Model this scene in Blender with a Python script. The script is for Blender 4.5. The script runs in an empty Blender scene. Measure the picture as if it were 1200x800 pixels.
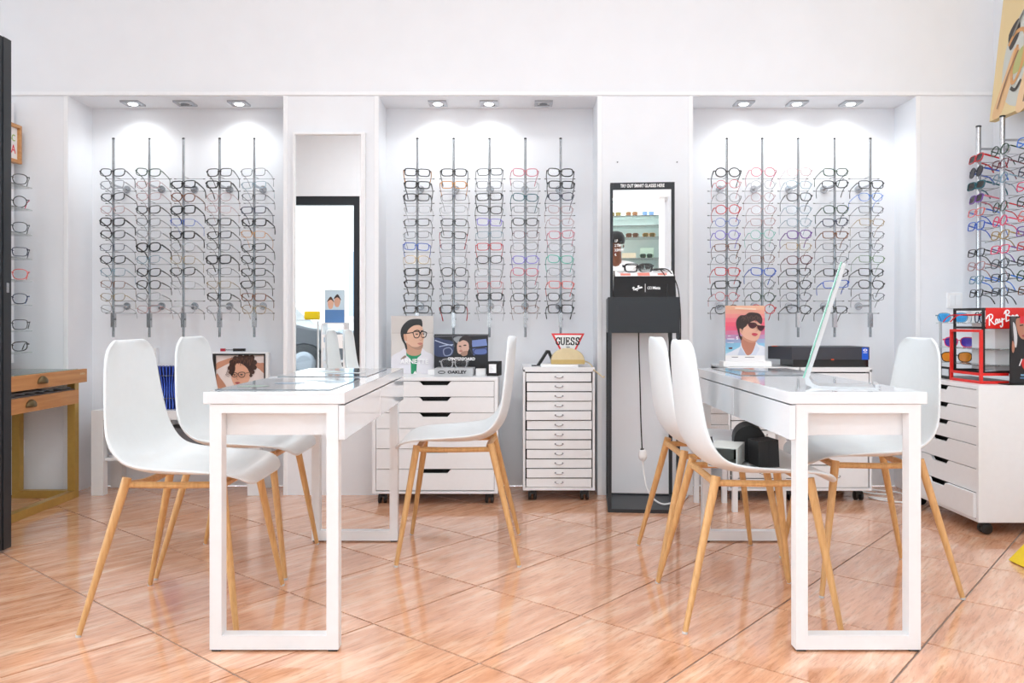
import bpy, bmesh, math, random
from mathutils import Vector, Matrix
random.seed(7)
S = bpy.context.scene
C = S.collection
PI = math.pi
R = math.radians

# ------------------------------------------------------------ camera, sky, light, exposure
F = 950.0; CX = 605.0; CY = 377.0; CH = 0.94       # focal length, principal point (1200x800 frame), camera height
cam_d = bpy.data.cameras.new('camera'); cam = bpy.data.objects.new('camera', cam_d); C.objects.link(cam)
cam_d.sensor_width = 36.0; cam_d.lens = 36.0 * F / 1200.0
cam_d.shift_x = -(CX - 600.0) / 1200.0
cam_d.shift_y = -(400.0 - CY) / 1200.0
cam_d.clip_start = 0.05
cam.location = (0, 0, CH); cam.rotation_euler = (R(90), 0, 0)
S.camera = cam

w = bpy.data.worlds.new('sky'); S.world = w; w.use_nodes = True
bg = w.node_tree.nodes['Background']
bg.inputs[0].default_value = (0.86, 0.93, 1.0, 1); bg.inputs[1].default_value = 5.0

S.view_settings.view_transform = 'Standard'; S.view_settings.look = 'None'
S.view_settings.gamma = 1.0; S.view_settings.use_curve_mapping = False
S.view_settings.exposure = 0.24
S.cycles.max_bounces = 10; S.cycles.diffuse_bounces = 6; S.cycles.transparent_max_bounces = 40
S.cycles.use_denoising = True
S.cycles.sample_clamp_indirect = 6.0
PANEL_W = 11.0      # power of each added ceiling panel
SPOT_W = 4.4        # alcove downlight power

# ------------------------------------------------------------ materials
def srgb(r, g, b):
    def f(c):
        c /= 255.0
        return c / 12.92 if c <= 0.04045 else ((c + 0.055) / 1.055) ** 2.4
    return (f(r), f(g), f(b))
_M = {}
def mat(name, col, rough=0.5, metal=0.0, coat=0.0, noise=0.03, nscale=40.0, spec=0.5, bump=0.0):
    if name in _M: return _M[name]
    m = bpy.data.materials.new(name); m.use_nodes = True
    nt = m.node_tree; p = nt.nodes['Principled BSDF']
    p.inputs['Roughness'].default_value = rough; p.inputs['Metallic'].default_value = metal
    p.inputs['Coat Weight'].default_value = coat; p.inputs['Coat Roughness'].default_value = 0.05
    p.inputs['Specular IOR Level'].default_value = spec
    c = tuple(col)
    if noise > 0:
        tc = nt.nodes.new('ShaderNodeTexCoord'); n = nt.nodes.new('ShaderNodeTexNoise')
        n.inputs['Scale'].default_value = nscale; n.inputs['Detail'].default_value = 3
        r = nt.nodes.new('ShaderNodeValToRGB')
        r.color_ramp.elements[0].color = (*[x * (1 - noise) for x in c], 1)
        r.color_ramp.elements[1].color = (*[min(1, x * (1 + noise)) for x in c], 1)
        r.color_ramp.elements[0].position = 0.3; r.color_ramp.elements[1].position = 0.7
        nt.links.new(tc.outputs['Object'], n.inputs['Vector']); nt.links.new(n.outputs['Fac'], r.inputs['Fac'])
        nt.links.new(r.outputs['Color'], p.inputs['Base Color'])
        if bump > 0:
            b = nt.nodes.new('ShaderNodeBump'); b.inputs['Strength'].default_value = bump; b.inputs['Distance'].default_value = 0.002
            nt.links.new(n.outputs['Fac'], b.inputs['Height']); nt.links.new(b.outputs['Normal'], p.inputs['Normal'])
    else:
        p.inputs['Base Color'].default_value = (*c, 1)
    _M[name] = m
    return m
def clear_mat(name, tint=(1, 1, 1), body=0.06, gloss=0.10, rough=0.02, bodycol=None):
    """thin clear sheet: transparent, a little body colour, a constant sheen"""
    if name in _M: return _M[name]
    m = bpy.data.materials.new(name); m.use_nodes = True; nt = m.node_tree
    for n in list(nt.nodes): nt.nodes.remove(n)
    out = nt.nodes.new('ShaderNodeOutputMaterial')
    tr = nt.nodes.new('ShaderNodeBsdfTransparent'); tr.inputs[0].default_value = (*tint, 1)
    df = nt.nodes.new('ShaderNodeBsdfDiffuse'); df.inputs[0].default_value = (*(bodycol or tint), 1)
    gl = nt.nodes.new('ShaderNodeBsdfGlossy'); gl.inputs['Roughness'].default_value = rough
    m1 = nt.nodes.new('ShaderNodeMixShader'); m1.inputs[0].default_value = body
    m2 = nt.nodes.new('ShaderNodeMixShader')
    fr = nt.nodes.new('ShaderNodeFresnel'); fr.inputs[0].default_value = 1.45
    mul = nt.nodes.new('ShaderNodeMath'); mul.operation = 'MULTIPLY'; mul.inputs[1].default_value = gloss * 10
    nt.links.new(fr.outputs[0], mul.inputs[0]); nt.links.new(mul.outputs[0], m2.inputs[0])
    nt.links.new(tr.outputs[0], m1.inputs[1]); nt.links.new(df.outputs[0], m1.inputs[2])
    nt.links.new(m1.outputs[0], m2.inputs[1]); nt.links.new(gl.outputs[0], m2.inputs[2])
    nt.links.new(m2.outputs[0], out.inputs[0])
    _M[name] = m
    return m
def emit(name, col, st):
    if name in _M: return _M[name]
    m = bpy.data.materials.new(name); m.use_nodes = True; p = m.node_tree.nodes['Principled BSDF']
    p.inputs['Base Color'].default_value = (*col, 1); p.inputs['Emission Color'].default_value = (*col, 1)
    p.inputs['Emission Strength'].default_value = st
    _M[name] = m
    return m
def grain(name, c1, c2, rough=0.45, axis=2, sc=(60, 60, 4), coat=0.0, spec=0.4):
    if name in _M: return _M[name]
    m = bpy.data.materials.new(name); m.use_nodes = True; nt = m.node_tree; p = nt.nodes['Principled BSDF']
    p.inputs['Roughness'].default_value = rough; p.inputs['Coat Weight'].default_value = coat
    p.inputs['Specular IOR Level'].default_value = spec
    tc = nt.nodes.new('ShaderNodeTexCoord'); mp = nt.nodes.new('ShaderNodeMapping')
    mp.inputs['Scale'].default_value = sc
    n = nt.nodes.new('ShaderNodeTexNoise'); n.inputs['Scale'].default_value = 1.0; n.inputs['Detail'].default_value = 4
    n.inputs['Distortion'].default_value = 0.6
    r = nt.nodes.new('ShaderNodeValToRGB'); r.color_ramp.elements[0].color = (*c1, 1); r.color_ramp.elements[1].color = (*c2, 1)
    r.color_ramp.elements[0].position = 0.3; r.color_ramp.elements[1].position = 0.7
    nt.links.new(tc.outputs['Object'], mp.inputs[0]); nt.links.new(mp.outputs[0], n.inputs['Vector'])
    nt.links.new(n.outputs['Fac'], r.inputs['Fac']); nt.links.new(r.outputs['Color'], p.inputs['Base Color'])
    _M[name] = m
    return m
def tile_mat():
    m = bpy.data.materials.new('travertine_tile'); m.use_nodes = True; nt = m.node_tree; p = nt.nodes['Principled BSDF']
    L = nt.links.new
    tc = nt.nodes.new('ShaderNodeTexCoord'); oi = nt.nodes.new('ShaderNodeObjectInfo')
    add = nt.nodes.new('ShaderNodeVectorMath'); add.operation = 'ADD'
    sc = nt.nodes.new('ShaderNodeVectorMath'); sc.operation = 'SCALE'; sc.inputs['Scale'].default_value = 37.0
    cmb = nt.nodes.new('ShaderNodeCombineXYZ')
    L(oi.outputs['Random'], cmb.inputs[0]); L(oi.outputs['Random'], cmb.inputs[1]); L(cmb.outputs[0], sc.inputs[0])
    L(tc.outputs['Object'], add.inputs[0]); L(sc.outputs[0], add.inputs[1])
    def nz(scale, detail, dist, rough=0.6):
        mp = nt.nodes.new('ShaderNodeMapping'); mp.inputs['Scale'].default_value = scale
        mp.inputs['Rotation'].default_value = (0, 0, R(4))
        n = nt.nodes.new('ShaderNodeTexNoise'); n.inputs['Scale'].default_value = 1; n.inputs['Detail'].default_value = detail
        n.inputs['Distortion'].default_value = dist; n.inputs['Roughness'].default_value = rough
        L(add.outputs[0], mp.inputs[0]); L(mp.outputs[0], n.inputs['Vector'])
        return n
    n1 = nz((20, 3.0, 1), 5, 0.5, 0.65); n2 = nz((95, 10, 1), 4, 0.4, 0.7); n3 = nz((4, 3, 1), 3, 0.3)
    r1 = nt.nodes.new('ShaderNodeValToRGB'); e = r1.color_ramp.elements
    e[0].position = 0.28; e[0].color = (*srgb(202, 142, 106), 1); e[1].position = 0.74; e[1].color = (*srgb(241, 206, 178), 1)
    k = r1.color_ramp.elements.new(0.5); k.color = (*srgb(226, 172, 138), 1)
    r2 = nt.nodes.new('ShaderNodeValToRGB'); e = r2.color_ramp.elements
    e[0].position = 0.33; e[0].color = (0.62, 0.56, 0.5, 1); e[1].position = 0.5; e[1].color = (1, 1, 1, 1)
    mx = nt.nodes.new('ShaderNodeMixRGB'); mx.blend_type = 'MULTIPLY'; mx.inputs[0].default_value = 0.75
    L(n1.outputs['Fac'], r1.inputs['Fac']); L(n2.outputs['Fac'], r2.inputs['Fac'])
    L(r1.outputs[0], mx.inputs[1]); L(r2.outputs[0], mx.inputs[2])
    hs = nt.nodes.new('ShaderNodeHueSaturation')
    mr = nt.nodes.new('ShaderNodeMapRange'); mr.inputs['To Min'].default_value = 0.9; mr.inputs['To Max'].default_value = 1.1
    L(n3.outputs['Fac'], mr.inputs['Value']); L(mr.outputs[0], hs.inputs['Value']); L(mx.outputs[0], hs.inputs['Color'])
    L(hs.outputs[0], p.inputs['Base Color'])
    p.inputs['Coat Weight'].default_value = 0.6; p.inputs['Coat Roughness'].default_value = 0.07; p.inputs['Specular IOR Level'].default_value = 0.6
    rr = nt.nodes.new('ShaderNodeMapRange'); rr.inputs['To Min'].default_value = 0.05; rr.inputs['To Max'].default_value = 0.22
    L(n2.outputs['Fac'], rr.inputs['Value']); L(rr.outputs[0], p.inputs['Roughness'])
    b = nt.nodes.new('ShaderNodeBump'); b.inputs['Strength'].default_value = 0.05; b.inputs['Distance'].default_value = 0.001
    L(n1.outputs['Fac'], b.inputs['Height']); L(b.outputs['Normal'], p.inputs['Normal'])
    return m

WALL = mat('wall_paint', srgb(236, 239, 243), 0.6, noise=0.012, nscale=6, bump=0.04)
TRIM = mat('trim_paint', srgb(243, 245, 247), 0.45, noise=0.01)
CEIL = mat('ceiling_paint', srgb(240, 240, 240), 0.8, noise=0.01)
GLOSS = mat('gloss_white_lacquer', srgb(232, 234, 237), 0.06, coat=0.5, noise=0.0)
WHITE_MET = mat('white_powder_metal', srgb(234, 235, 236), 0.3, noise=0.01)
WHITE_FOIL = mat('white_foil', srgb(234, 236, 238), 0.38, noise=0.01)
CREAM = mat('cream_panel', srgb(240, 236, 224), 0.4, noise=0.01)
SHELL = mat('white_shell_plastic', srgb(226, 231, 233), 0.32, noise=0.01)
WOODLEG = grain('oak_effect_metal', srgb(198, 150, 94), srgb(220, 174, 118), 0.4, sc=(120, 120, 8))
BEECH = grain('beech_wood', srgb(190, 132, 78), srgb(210, 156, 100), 0.42, sc=(30, 3, 60))
GOLD = mat('gold_paint', srgb(196, 160, 84), 0.35, metal=0.45, noise=0.04)
BRASS = mat('aged_brass', srgb(120, 104, 74), 0.4, metal=0.8, noise=0.08)
CHROME = mat('brushed_aluminium', srgb(190, 193, 197), 0.25, metal=0.9, noise=0.03, nscale=80)
STEEL = mat('dark_steel', srgb(120, 124, 128), 0.3, metal=0.9, noise=0.03)
BLACK = mat('black_plastic', srgb(22, 22, 23), 0.4, noise=0.05)
BLACKM = mat('black_matte', srgb(20, 20, 21), 0.6, noise=0.05)
BLACKG = mat('black_gloss', srgb(10, 10, 11), 0.08, noise=0.0)
CHARC = mat('charcoal_frame', srgb(33, 37, 42), 0.42, noise=0.04)
VOID = mat('dark_gap', srgb(12, 12, 12), 0.8, noise=0.0)
LIGHTG = mat('light_grey', srgb(205, 205, 206), 0.5, noise=0.02)
GREYBOX = mat('grey_fabric_box', srgb(190, 188, 188), 0.8, noise=0.08, nscale=200)
MIRROR = mat('mirror_silver', (0.93, 0.95, 0.95), 0.0, metal=1.0, noise=0.0)
GLASSP = clear_mat('window_glass', (0.97, 0.99, 1.0), 0.0, 0.10, 0.0)
SHELFG = clear_mat('shelf_glass', (0.96, 0.985, 0.98), 0.22, 0.10, 0.0, (0.9, 0.95, 0.95))
GREENG = mat('glass_edge_green', srgb(130, 190, 170), 0.1, noise=0.0)
ACRYL = clear_mat('acrylic_peg', (0.93, 0.95, 0.96), 0.35, 0.10, 0.02, (0.7, 0.72, 0.74))
LENS = clear_mat('clear_lens', (0.98, 0.99, 1.0), 0.02, 0.03, 0.12)
RED = mat('red_plastic', srgb(222, 36, 30), 0.35, noise=0.02)
YEL = mat('yellow_plastic', srgb(240, 208, 20), 0.4, noise=0.02)
BLUE = mat('blue_plastic', srgb(14, 46, 150), 0.35, noise=0.03)
BLUE_L = mat('blue_plastic_edge', srgb(70, 110, 215), 0.35, noise=0.02)
PAPER = mat('white_paper', srgb(245, 245, 245), 0.6, noise=0.0)
INKW = mat('white_ink', srgb(250, 250, 250), 0.5, noise=0.0)
INKK = mat('black_ink', srgb(18, 18, 20), 0.5, noise=0.0)
def ink(r, g, b): return mat('ink_%02x%02x%02x' % (r, g, b), srgb(r, g, b), 0.35, noise=0.0)

# ------------------------------------------------------------ mesh helpers
class MB:
    def __init__(s): s.v = []; s.f = []; s.m = []
    def face(s, pts, mi=0):
        n = len(s.v); s.v += [tuple(p) for p in pts]; s.f.append(tuple(range(n, n + len(pts)))); s.m.append(mi); return s
    def box(s, x0, x1, y0, y1, z0, z1, mi=0):
        n = len(s.v)
        s.v += [(x0, y0, z0), (x1, y0, z0), (x1, y1, z0), (x0, y1, z0), (x0, y0, z1), (x1, y0, z1), (x1, y1, z1), (x0, y1, z1)]
        for q in ((3, 2, 1, 0), (4, 5, 6, 7), (0, 1, 5, 4), (1, 2, 6, 5), (2, 3, 7, 6), (3, 0, 4, 7)):
            s.f.append(tuple(n + i for i in q)); s.m.append(mi)
        return s
    def hexa(s, bot, top, mi=0):
        n = len(s.v); s.v += [tuple(p) for p in bot] + [tuple(p) for p in top]
        for q in ((3, 2, 1, 0), (4, 5, 6, 7), (0, 1, 5, 4), (1, 2, 6, 5), (2, 3, 7, 6), (3, 0, 4, 7)):
            s.f.append(tuple(n + i for i in q)); s.m.append(mi)
        return s
    def tube(s, pts, r, n=8, mi=0, caps=True, flat=1.0):
        pts = [Vector(p) for p in pts]; k = len(pts)
        rs = r if isinstance(r, (list, tuple)) else [r] * k
        base = len(s.v); up = None
        for i, p in enumerate(pts):
            t = (pts[min(i + 1, k - 1)] - pts[max(i - 1, 0)]).normalized()
            if up is None:
                up = Vector((0, 0, 1)) if abs(t.z) < 0.9 else Vector((1, 0, 0))
            a = t.cross(up).normalized(); b = a.cross(t).normalized(); up = b
            for j in range(n):
                th = 2 * PI * j / n + PI / n
                s.v.append(tuple(p + a * (rs[i] * math.cos(th) * flat) + b * (rs[i] * math.sin(th))))
        for i in range(k - 1):
            for j in range(n):
                j2 = (j + 1) % n
                s.f.append((base + i * n + j, base + i * n + j2, base + (i + 1) * n + j2, base + (i + 1) * n + j)); s.m.append(mi)
        if caps:
            s.f.append(tuple(base + j for j in reversed(range(n)))); s.m.append(mi)
            s.f.append(tuple(base + (k - 1) * n + j for j in range(n))); s.m.append(mi)
        return s
    def prism(s, poly, vec, mi=0):
        n = len(s.v); k = len(poly); vec = Vector(vec)
        s.v += [tuple(Vector(p)) for p in poly] + [tuple(Vector(p) + vec) for p in poly]
        s.f.append(tuple(range(n + k - 1, n - 1, -1))); s.m.append(mi)
        s.f.append(tuple(range(n + k, n + 2 * k))); s.m.append(mi)
        for i in range(k):
            j = (i + 1) % k
            s.f.append((n + i, n + j, n + k + j, n + k + i)); s.m.append(mi)
        return s
    def lathe(s, prof, n=20, c=(0, 0, 0), axis='z', mi=0):
        base = len(s.v)
        for (r, h) in prof:
            for j in range(n):
                a = 2 * PI * j / n
                x, y, z = r * math.cos(a), r * math.sin(a), h
                if axis == 'x': x, y, z = z, x, y
                elif axis == 'y': x, y, z = x, z, y
                s.v.append((x + c[0], y + c[1], z + c[2]))
        for i in range(len(prof) - 1):
            for j in range(n):
                j2 = (j + 1) % n
                s.f.append((base + i * n + j, base + i * n + j2, base + (i + 1) * n + j2, base + (i + 1) * n + j)); s.m.append(mi)
        s.f.append(tuple(base + j for j in range(n))); s.m.append(mi)
        s.f.append(tuple(base + (len(prof) - 1) * n + j for j in range(n))); s.m.append(mi)
        return s
    def mesh(s, name, mats, smooth=False, off=(0, 0, 0)):
        me = bpy.data.meshes.new(name)
        me.from_pydata([(a - off[0], b - off[1], c - off[2]) for a, b, c in s.v], [], s.f)
        for m in (mats if isinstance(mats, (list, tuple)) else [mats]): me.materials.append(m)
        me.polygons.foreach_set('material_index', s.m)
        bm = bmesh.new(); bm.from_mesh(me); bmesh.ops.recalc_face_normals(bm, faces=bm.faces); bm.to_mesh(me); bm.free()
        if smooth:
            me.polygons.foreach_set('use_smooth', [True] * len(me.polygons)); me.set_sharp_from_angle(angle=R(38))
        me.update()
        return me
    def build(s, name, mats, parent=None, smooth=False, bevel=0.0):
        """coordinates are world coordinates; the parent chain is unrotated"""
        off = Vector((0, 0, 0)); p = parent
        while p is not None: off += p.location; p = p.parent
        o = bpy.data.objects.new(name, s.mesh(name, mats, smooth, off)); C.objects.link(o)
        if parent is not None: o.parent = parent
        if bevel > 0:
            b = o.modifiers.new('bevel', 'BEVEL'); b.width = bevel; b.segments = 2; b.limit_method = 'ANGLE'; b.angle_limit = R(40)
            b.harden_normals = False
        return o
def tag(o, label, cat, group=None):
    o['label'] = label; o['category'] = cat
    if group: o['group'] = group
    return o
def thing(name, loc, label, cat, group=None, rz=0.0):
    o = bpy.data.objects.new(name, None); C.objects.link(o); o.location = loc; o.rotation_euler = (0, 0, rz)
    o.empty_display_size = 0.05
    return tag(o, label, cat, group)
def struct(o): o['kind'] = 'structure'; return o
def link_mesh(name, me, parent, loc=(0, 0, 0), rot=None, m=None):
    o = bpy.data.objects.new(name, me); C.objects.link(o); o.parent = parent; o.location = loc
    if rot: o.rotation_euler = rot
    if m is not None:
        o.material_slots[0].link = 'OBJECT'; o.material_slots[0].material = m
    return o
def copy_tree(o, parent=None):
    c = o.copy(); C.objects.link(c); c.parent = parent
    for ch in list(o.children): copy_tree(ch, c)
    return c
def catmull(pts, k=4, closed=True):
    out = []; n = len(pts)
    rng = range(n) if closed else range(n - 1)
    for i in rng:
        p = [pts[(i + d) % n] if closed else pts[max(0, min(n - 1, i + d))] for d in (-1, 0, 1, 2)]
        for j in range(k):
            t = j / k
            out.append(tuple(0.5 * ((2 * p[1][a]) + (-p[0][a] + p[2][a]) * t + (2 * p[0][a] - 5 * p[1][a] + 4 * p[2][a] - p[3][a]) * t * t
                                    + (-p[0][a] + 3 * p[1][a] - 3 * p[2][a] + p[3][a]) * t ** 3) for a in range(len(pts[0]))))
    if not closed: out.append(tuple(pts[-1]))
    return out
class Print:
    """flat print: layered ink shapes on a board; drawn in (x right, y up) units, faces local -Y"""
    def __init__(s, box, wh, flip=False):
        s.b = box; s.w, s.h = wh; s.mb = MB(); s.mats = []; s.k = 0
    def mi(s, col):
        m = ink(*col)
        if m not in s.mats: s.mats.append(m)
        return s.mats.index(m)
    def pt(s, p):
        x0, y0, x1, y1 = s.b
        return ((p[0] - x0) / (x1 - x0) - 0.5) * s.w, (y1 - p[1]) / (y1 - y0) * s.h
    def poly(s, pts, col, smooth=True, k=4):
        s.k += 1
        q = catmull(pts, k) if smooth else pts
        x0, y0, x1, y1 = s.b
        q = [(min(max(p[0], x0), x1), min(max(p[1], y0), y1)) for p in q]
        s.mb.face([(a, -0.00025 * s.k, b) for a, b in map(s.pt, q)], s.mi(col)); return s
    def rect(s, x0, y0, x1, y1, col): return s.poly([(x0, y0), (x1, y0), (x1, y1), (x0, y1)], col, False)
    def line(s, pts, wd, col, smooth=True):
        q = catmull(pts, 4, False) if smooth else pts
        s.k += 1; mi = s.mi(col)
        for j_, (a, b) in enumerate(zip(q, q[1:])):
            d = Vector((b[0] - a[0], b[1] - a[1]))
            if d.length < 1e-9: continue
            n = Vector((-d.y, d.x)).normalized() * wd / 2; e = d.normalized() * wd * 0.3
            c = [(a[0] + n.x - e.x, a[1] + n.y - e.y), (b[0] + n.x + e.x, b[1] + n.y + e.y), (b[0] - n.x + e.x, b[1] - n.y + e.y), (a[0] - n.x - e.x, a[1] - n.y - e.y)]
            s.mb.face([(u, -0.00025 * s.k - j_ * 4e-6, v) for u, v in map(s.pt, c)], mi)
        return s
    def ring(s, pts, wd, col): q = catmull(pts, 4); return s.line(q + [q[0]], wd, col, False)
    def build(s, name, parent, loc, rz=0.0, rx=0.0):
        me = s.mb.mesh(name, s.mats)
        o = bpy.data.objects.new(name, me); C.objects.link(o); o.parent = parent
        o.location = loc; o.rotation_euler = (rx, 0, rz)
        return o
def text(name, s, size, m, parent, loc, rot, sx=1.0, align='CENTER', bold=0.0, shear=0.0, depth=0.0006):
    cu = bpy.data.curves.new('t', 'FONT'); cu.body = s; cu.size = size; cu.align_x = align; cu.align_y = 'CENTER'
    cu.extrude = depth; cu.offset = bold; cu.shear = shear; cu.resolution_u = 3
    t = bpy.data.objects.new('t', cu); C.objects.link(t)
    bpy.context.view_layer.update()
    me = bpy.data.meshes.new_from_object(t.evaluated_get(bpy.context.evaluated_depsgraph_get()))
    bpy.data.objects.remove(t); bpy.data.curves.remove(cu)
    me.materials.clear(); me.materials.append(m)
    for v in me.vertices: v.co.x *= sx
    o = bpy.data.objects.new(name, me); C.objects.link(o); o.parent = parent; o.location = loc; o.rotation_euler = rot
    return o
UPRIGHT = (R(90), 0, 0)
SCRIPT = [[(0, 0), (.06, .3), (.13, .62)], [(-.1, .5), (.03, .66), (.25, .72), (.36, .6), (.27, .42), (.1, .35)], [(.14, .36), (.27, .1), (.38, -.02), (.47, .07)],
          [(.64, .27), (.54, .3), (.46, .14), (.53, .02), (.61, .14), (.65, .28), (.64, .05), (.73, .08)],
          [(.76, .28), (.78, .1), (.87, .08), (.95, .28), (.87, -.18), (.75, -.27), (.72, -.18)], [(1.0, .2), (1.1, .22)],
          [(1.18, .02), (1.25, .4), (1.32, .72)], [(1.16, .56), (1.3, .74), (1.48, .72), (1.5, .56), (1.3, .42), (1.5, .34), (1.48, .12), (1.2, .02)],
          [(1.76, .29), (1.66, .32), (1.58, .16), (1.65, .04), (1.73, .16), (1.77, .3), (1.76, .07), (1.83, .1)],
          [(1.87, .05), (1.9, .29)], [(1.89, .2), (1.98, .3), (2.03, .22), (2.04, .05), (2.12, .1)]]
def script_logo(name, m, parent, loc, size, rot=0.12, wd=0.05, rz=0.0):
    mb = MB(); c, s_ = math.cos(rot), math.sin(rot)
    for st in SCRIPT:
        q = catmull(st, 4, False); q = [((x - 1.05) * c - (y - .2) * s_, (x - 1.05) * s_ + (y - .2) * c) for x, y in q]
        for a, b in zip(q, q[1:]):
            d = Vector((b[0] - a[0], b[1] - a[1])); 
            if d.length < 1e-6: continue
            n = Vector((-d.y, d.x)).normalized() * wd; e = d.normalized() * wd * 0.6
            cs = [(a[0] + n.x - e.x, a[1] + n.y - e.y), (b[0] + n.x + e.x, b[1] + n.y + e.y), (b[0] - n.x + e.x, b[1] - n.y + e.y), (a[0] - n.x - e.x, a[1] - n.y - e.y)]
            mb.face([(u * size, -len(mb.f) * 8e-6, v * size) for u, v in cs])
    return link_mesh(name, mb.mesh(name, m), parent, loc, (0, 0, rz))

# ------------------------------------------------------------ the setting
YW = 4.40; YN = 4.65; ZN = 2.163; ZC = 3.6; XR = 2.59; XL = -2.80; XLF = -3.40; YS = 3.42; YF = -2.0; WT = 0.45
NICHES = [(-2.432, -1.265), (-0.746, 0.44), (0.959, 2.168)]
wb = MB()
wb.box(XL - 0.3, XR + 0.15, YW, YW + WT, ZN, ZC)
px = XL - 0.3
for (a, b) in NICHES:
    wb.box(px, a, YW, YW + WT, 0, ZN); wb.box(a, b, YN, YW + WT, 0, ZN); px = b
wb.box(px, XR + 0.15, YW, YW + WT, 0, ZN)
struct(wb.build('wall_back', WALL))
struct(MB().box(XR, XR + 0.15, YF - 0.15, YW, 0, ZC).build('wall_right', WALL))
lw = MB(); lw.box(XLF - 0.15, XL, YS, YW, 0, ZC); LY0, LY1, LZ0, LZ1 = -1.6, 2.9, 0.3, 3.0
lw.box(XLF - 0.15, XLF, YF - 0.15, LY0, 0, ZC); lw.box(XLF - 0.15, XLF, LY1, YS, 0, ZC); lw.box(XLF - 0.15, XLF, LY0, LY1, 0, LZ0); lw.box(XLF - 0.15, XLF, LY0, LY1, LZ1, ZC)
struct(lw.build('wall_left', WALL))
fw = MB()   # street front behind the camera: door opening and a shop window
OX0, OX1, OZ = -3.30, -2.08, 2.61; WX0, WX1, WZ0, WZ1 = -1.65, -0.45, 0.35, 2.8; VX0, VX1 = 0.95, 2.4
Y0, Y1 = YF - 0.15, YF
fw.box(XLF, OX0, Y0, Y1, 0, ZC); fw.box(OX0, OX1, Y0, Y1, OZ, ZC); fw.box(OX1, WX0, Y0, Y1, 0, ZC)
fw.box(WX0, WX1, Y0, Y1, 0, WZ0); fw.box(WX0, WX1, Y0, Y1, WZ1, ZC); fw.box(WX1, VX0, Y0, Y1, 0, ZC); fw.box(VX0, VX1, Y0, Y1, 0, WZ0); fw.box(VX0, VX1, Y0, Y1, WZ1, ZC); fw.box(VX1, XR, Y0, Y1, 0, ZC)
struct(fw.build('wall_front', WALL))
struct(MB().box(XLF - 0.15, XR + 0.15, YF - 0.15, YW + WT, ZC, ZC + 0.15).build('ceiling', CEIL))
# trims
def trim(n, *b): struct(MB().box(*b).build('trim_%d' % n, TRIM, bevel=0.002))
trim(1, XL, XR, YW - 0.008, YW, ZN + 0.004, ZN + 0.024)
k = 2
for (a, b) in NICHES:
    for (u0, u1) in ((a - 0.024, a - 0.001), (b + 0.001, b + 0.024)):
        trim(k, u0, u1, YW - 0.004, YW, 0.0, ZN + 0.003); k += 1
trim(k, XL, XR, YW - 0.0015, YW, ZN + 0.03, ZN + 0.0325)
for (hx, hz) in ((0.549, 1.806), (0.872, 1.806)):
    pass
# floor: grout slab with every tile its own piece
fl = struct(MB().box(XLF, XR, YF - 0.15, YN, -0.12, -0.003).build('floor', mat('grout', srgb(140, 124, 114), 0.8, noise=0.06)))
TA, TB = 0.4512, 0.4745; ANG = R(-40.3); ORG = Vector((0.205, 2.596))
ta = Vector((math.cos(ANG), math.sin(ANG))); tb = Vector((-math.sin(ANG), math.cos(ANG)))
TILE = tile_mat(); G = 0.0032
full = MB().box(-TA / 2 + G, TA / 2 - G, -TB / 2 + G, TB / 2 - G, -0.010, 0.0).mesh('tile', TILE)
def clip(poly, x0, x1, y0, y1):
    for ax, lim, sg in ((0, x0, 1), (0, x1, -1), (1, y0, 1), (1, y1, -1)):
        out = []
        for i in range(len(poly)):
            p, q = poly[i - 1], poly[i]
            ip, iq = sg * (p[ax] - lim) >= 0, sg * (q[ax] - lim) >= 0
            if ip != iq:
                t = (lim - p[ax]) / (q[ax] - p[ax]); out.append(p.lerp(q, t))
            if iq: out.append(q)
        poly = out
        if len(poly) < 3: return []
    return poly
for i in range(-14, 15):
    for j in range(-14, 15):
        c = ORG + ta * (TA * (i + 0.5)) + tb * (TB * (j + 0.5))
        q = [c + ta * (sx * (TA / 2 - G)) + tb * (sy * (TB / 2 - G)) for sx, sy in ((-1, -1), (1, -1), (1, 1), (-1, 1))]
        cl = clip(q, XLF + 0.003, XR - 0.003, 0.2, YN - 0.003)
        if not cl: continue
        if all((u - v).length < 1e-6 for u, v in zip(sorted(cl, key=lambda t: (t.x, t.y)), sorted(q, key=lambda t: (t.x, t.y)))) and len(cl) == 4:
            me = full
        else:
            area = abs(sum(cl[n - 1].x * cl[n].y - cl[n].x * cl[n - 1].y for n in range(len(cl)))) / 2
            if area < 2e-4: continue
            me = MB().prism([((p - c).dot(ta), (p - c).dot(tb), -0.010) for p in cl], (0, 0, 0.010)).mesh('tile', TILE)
        o = bpy.data.objects.new('tile', me); C.objects.link(o); o.parent = fl
        o.location = (c.x, c.y, 0); o.rotation_euler = (0, 0, ANG)
# plain continuation of the floor behind the camera
struct(MB().box(XLF, XR, YF - 0.15, 0.2, -0.0029, 0.0).build('floor_rear', TILE))

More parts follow.
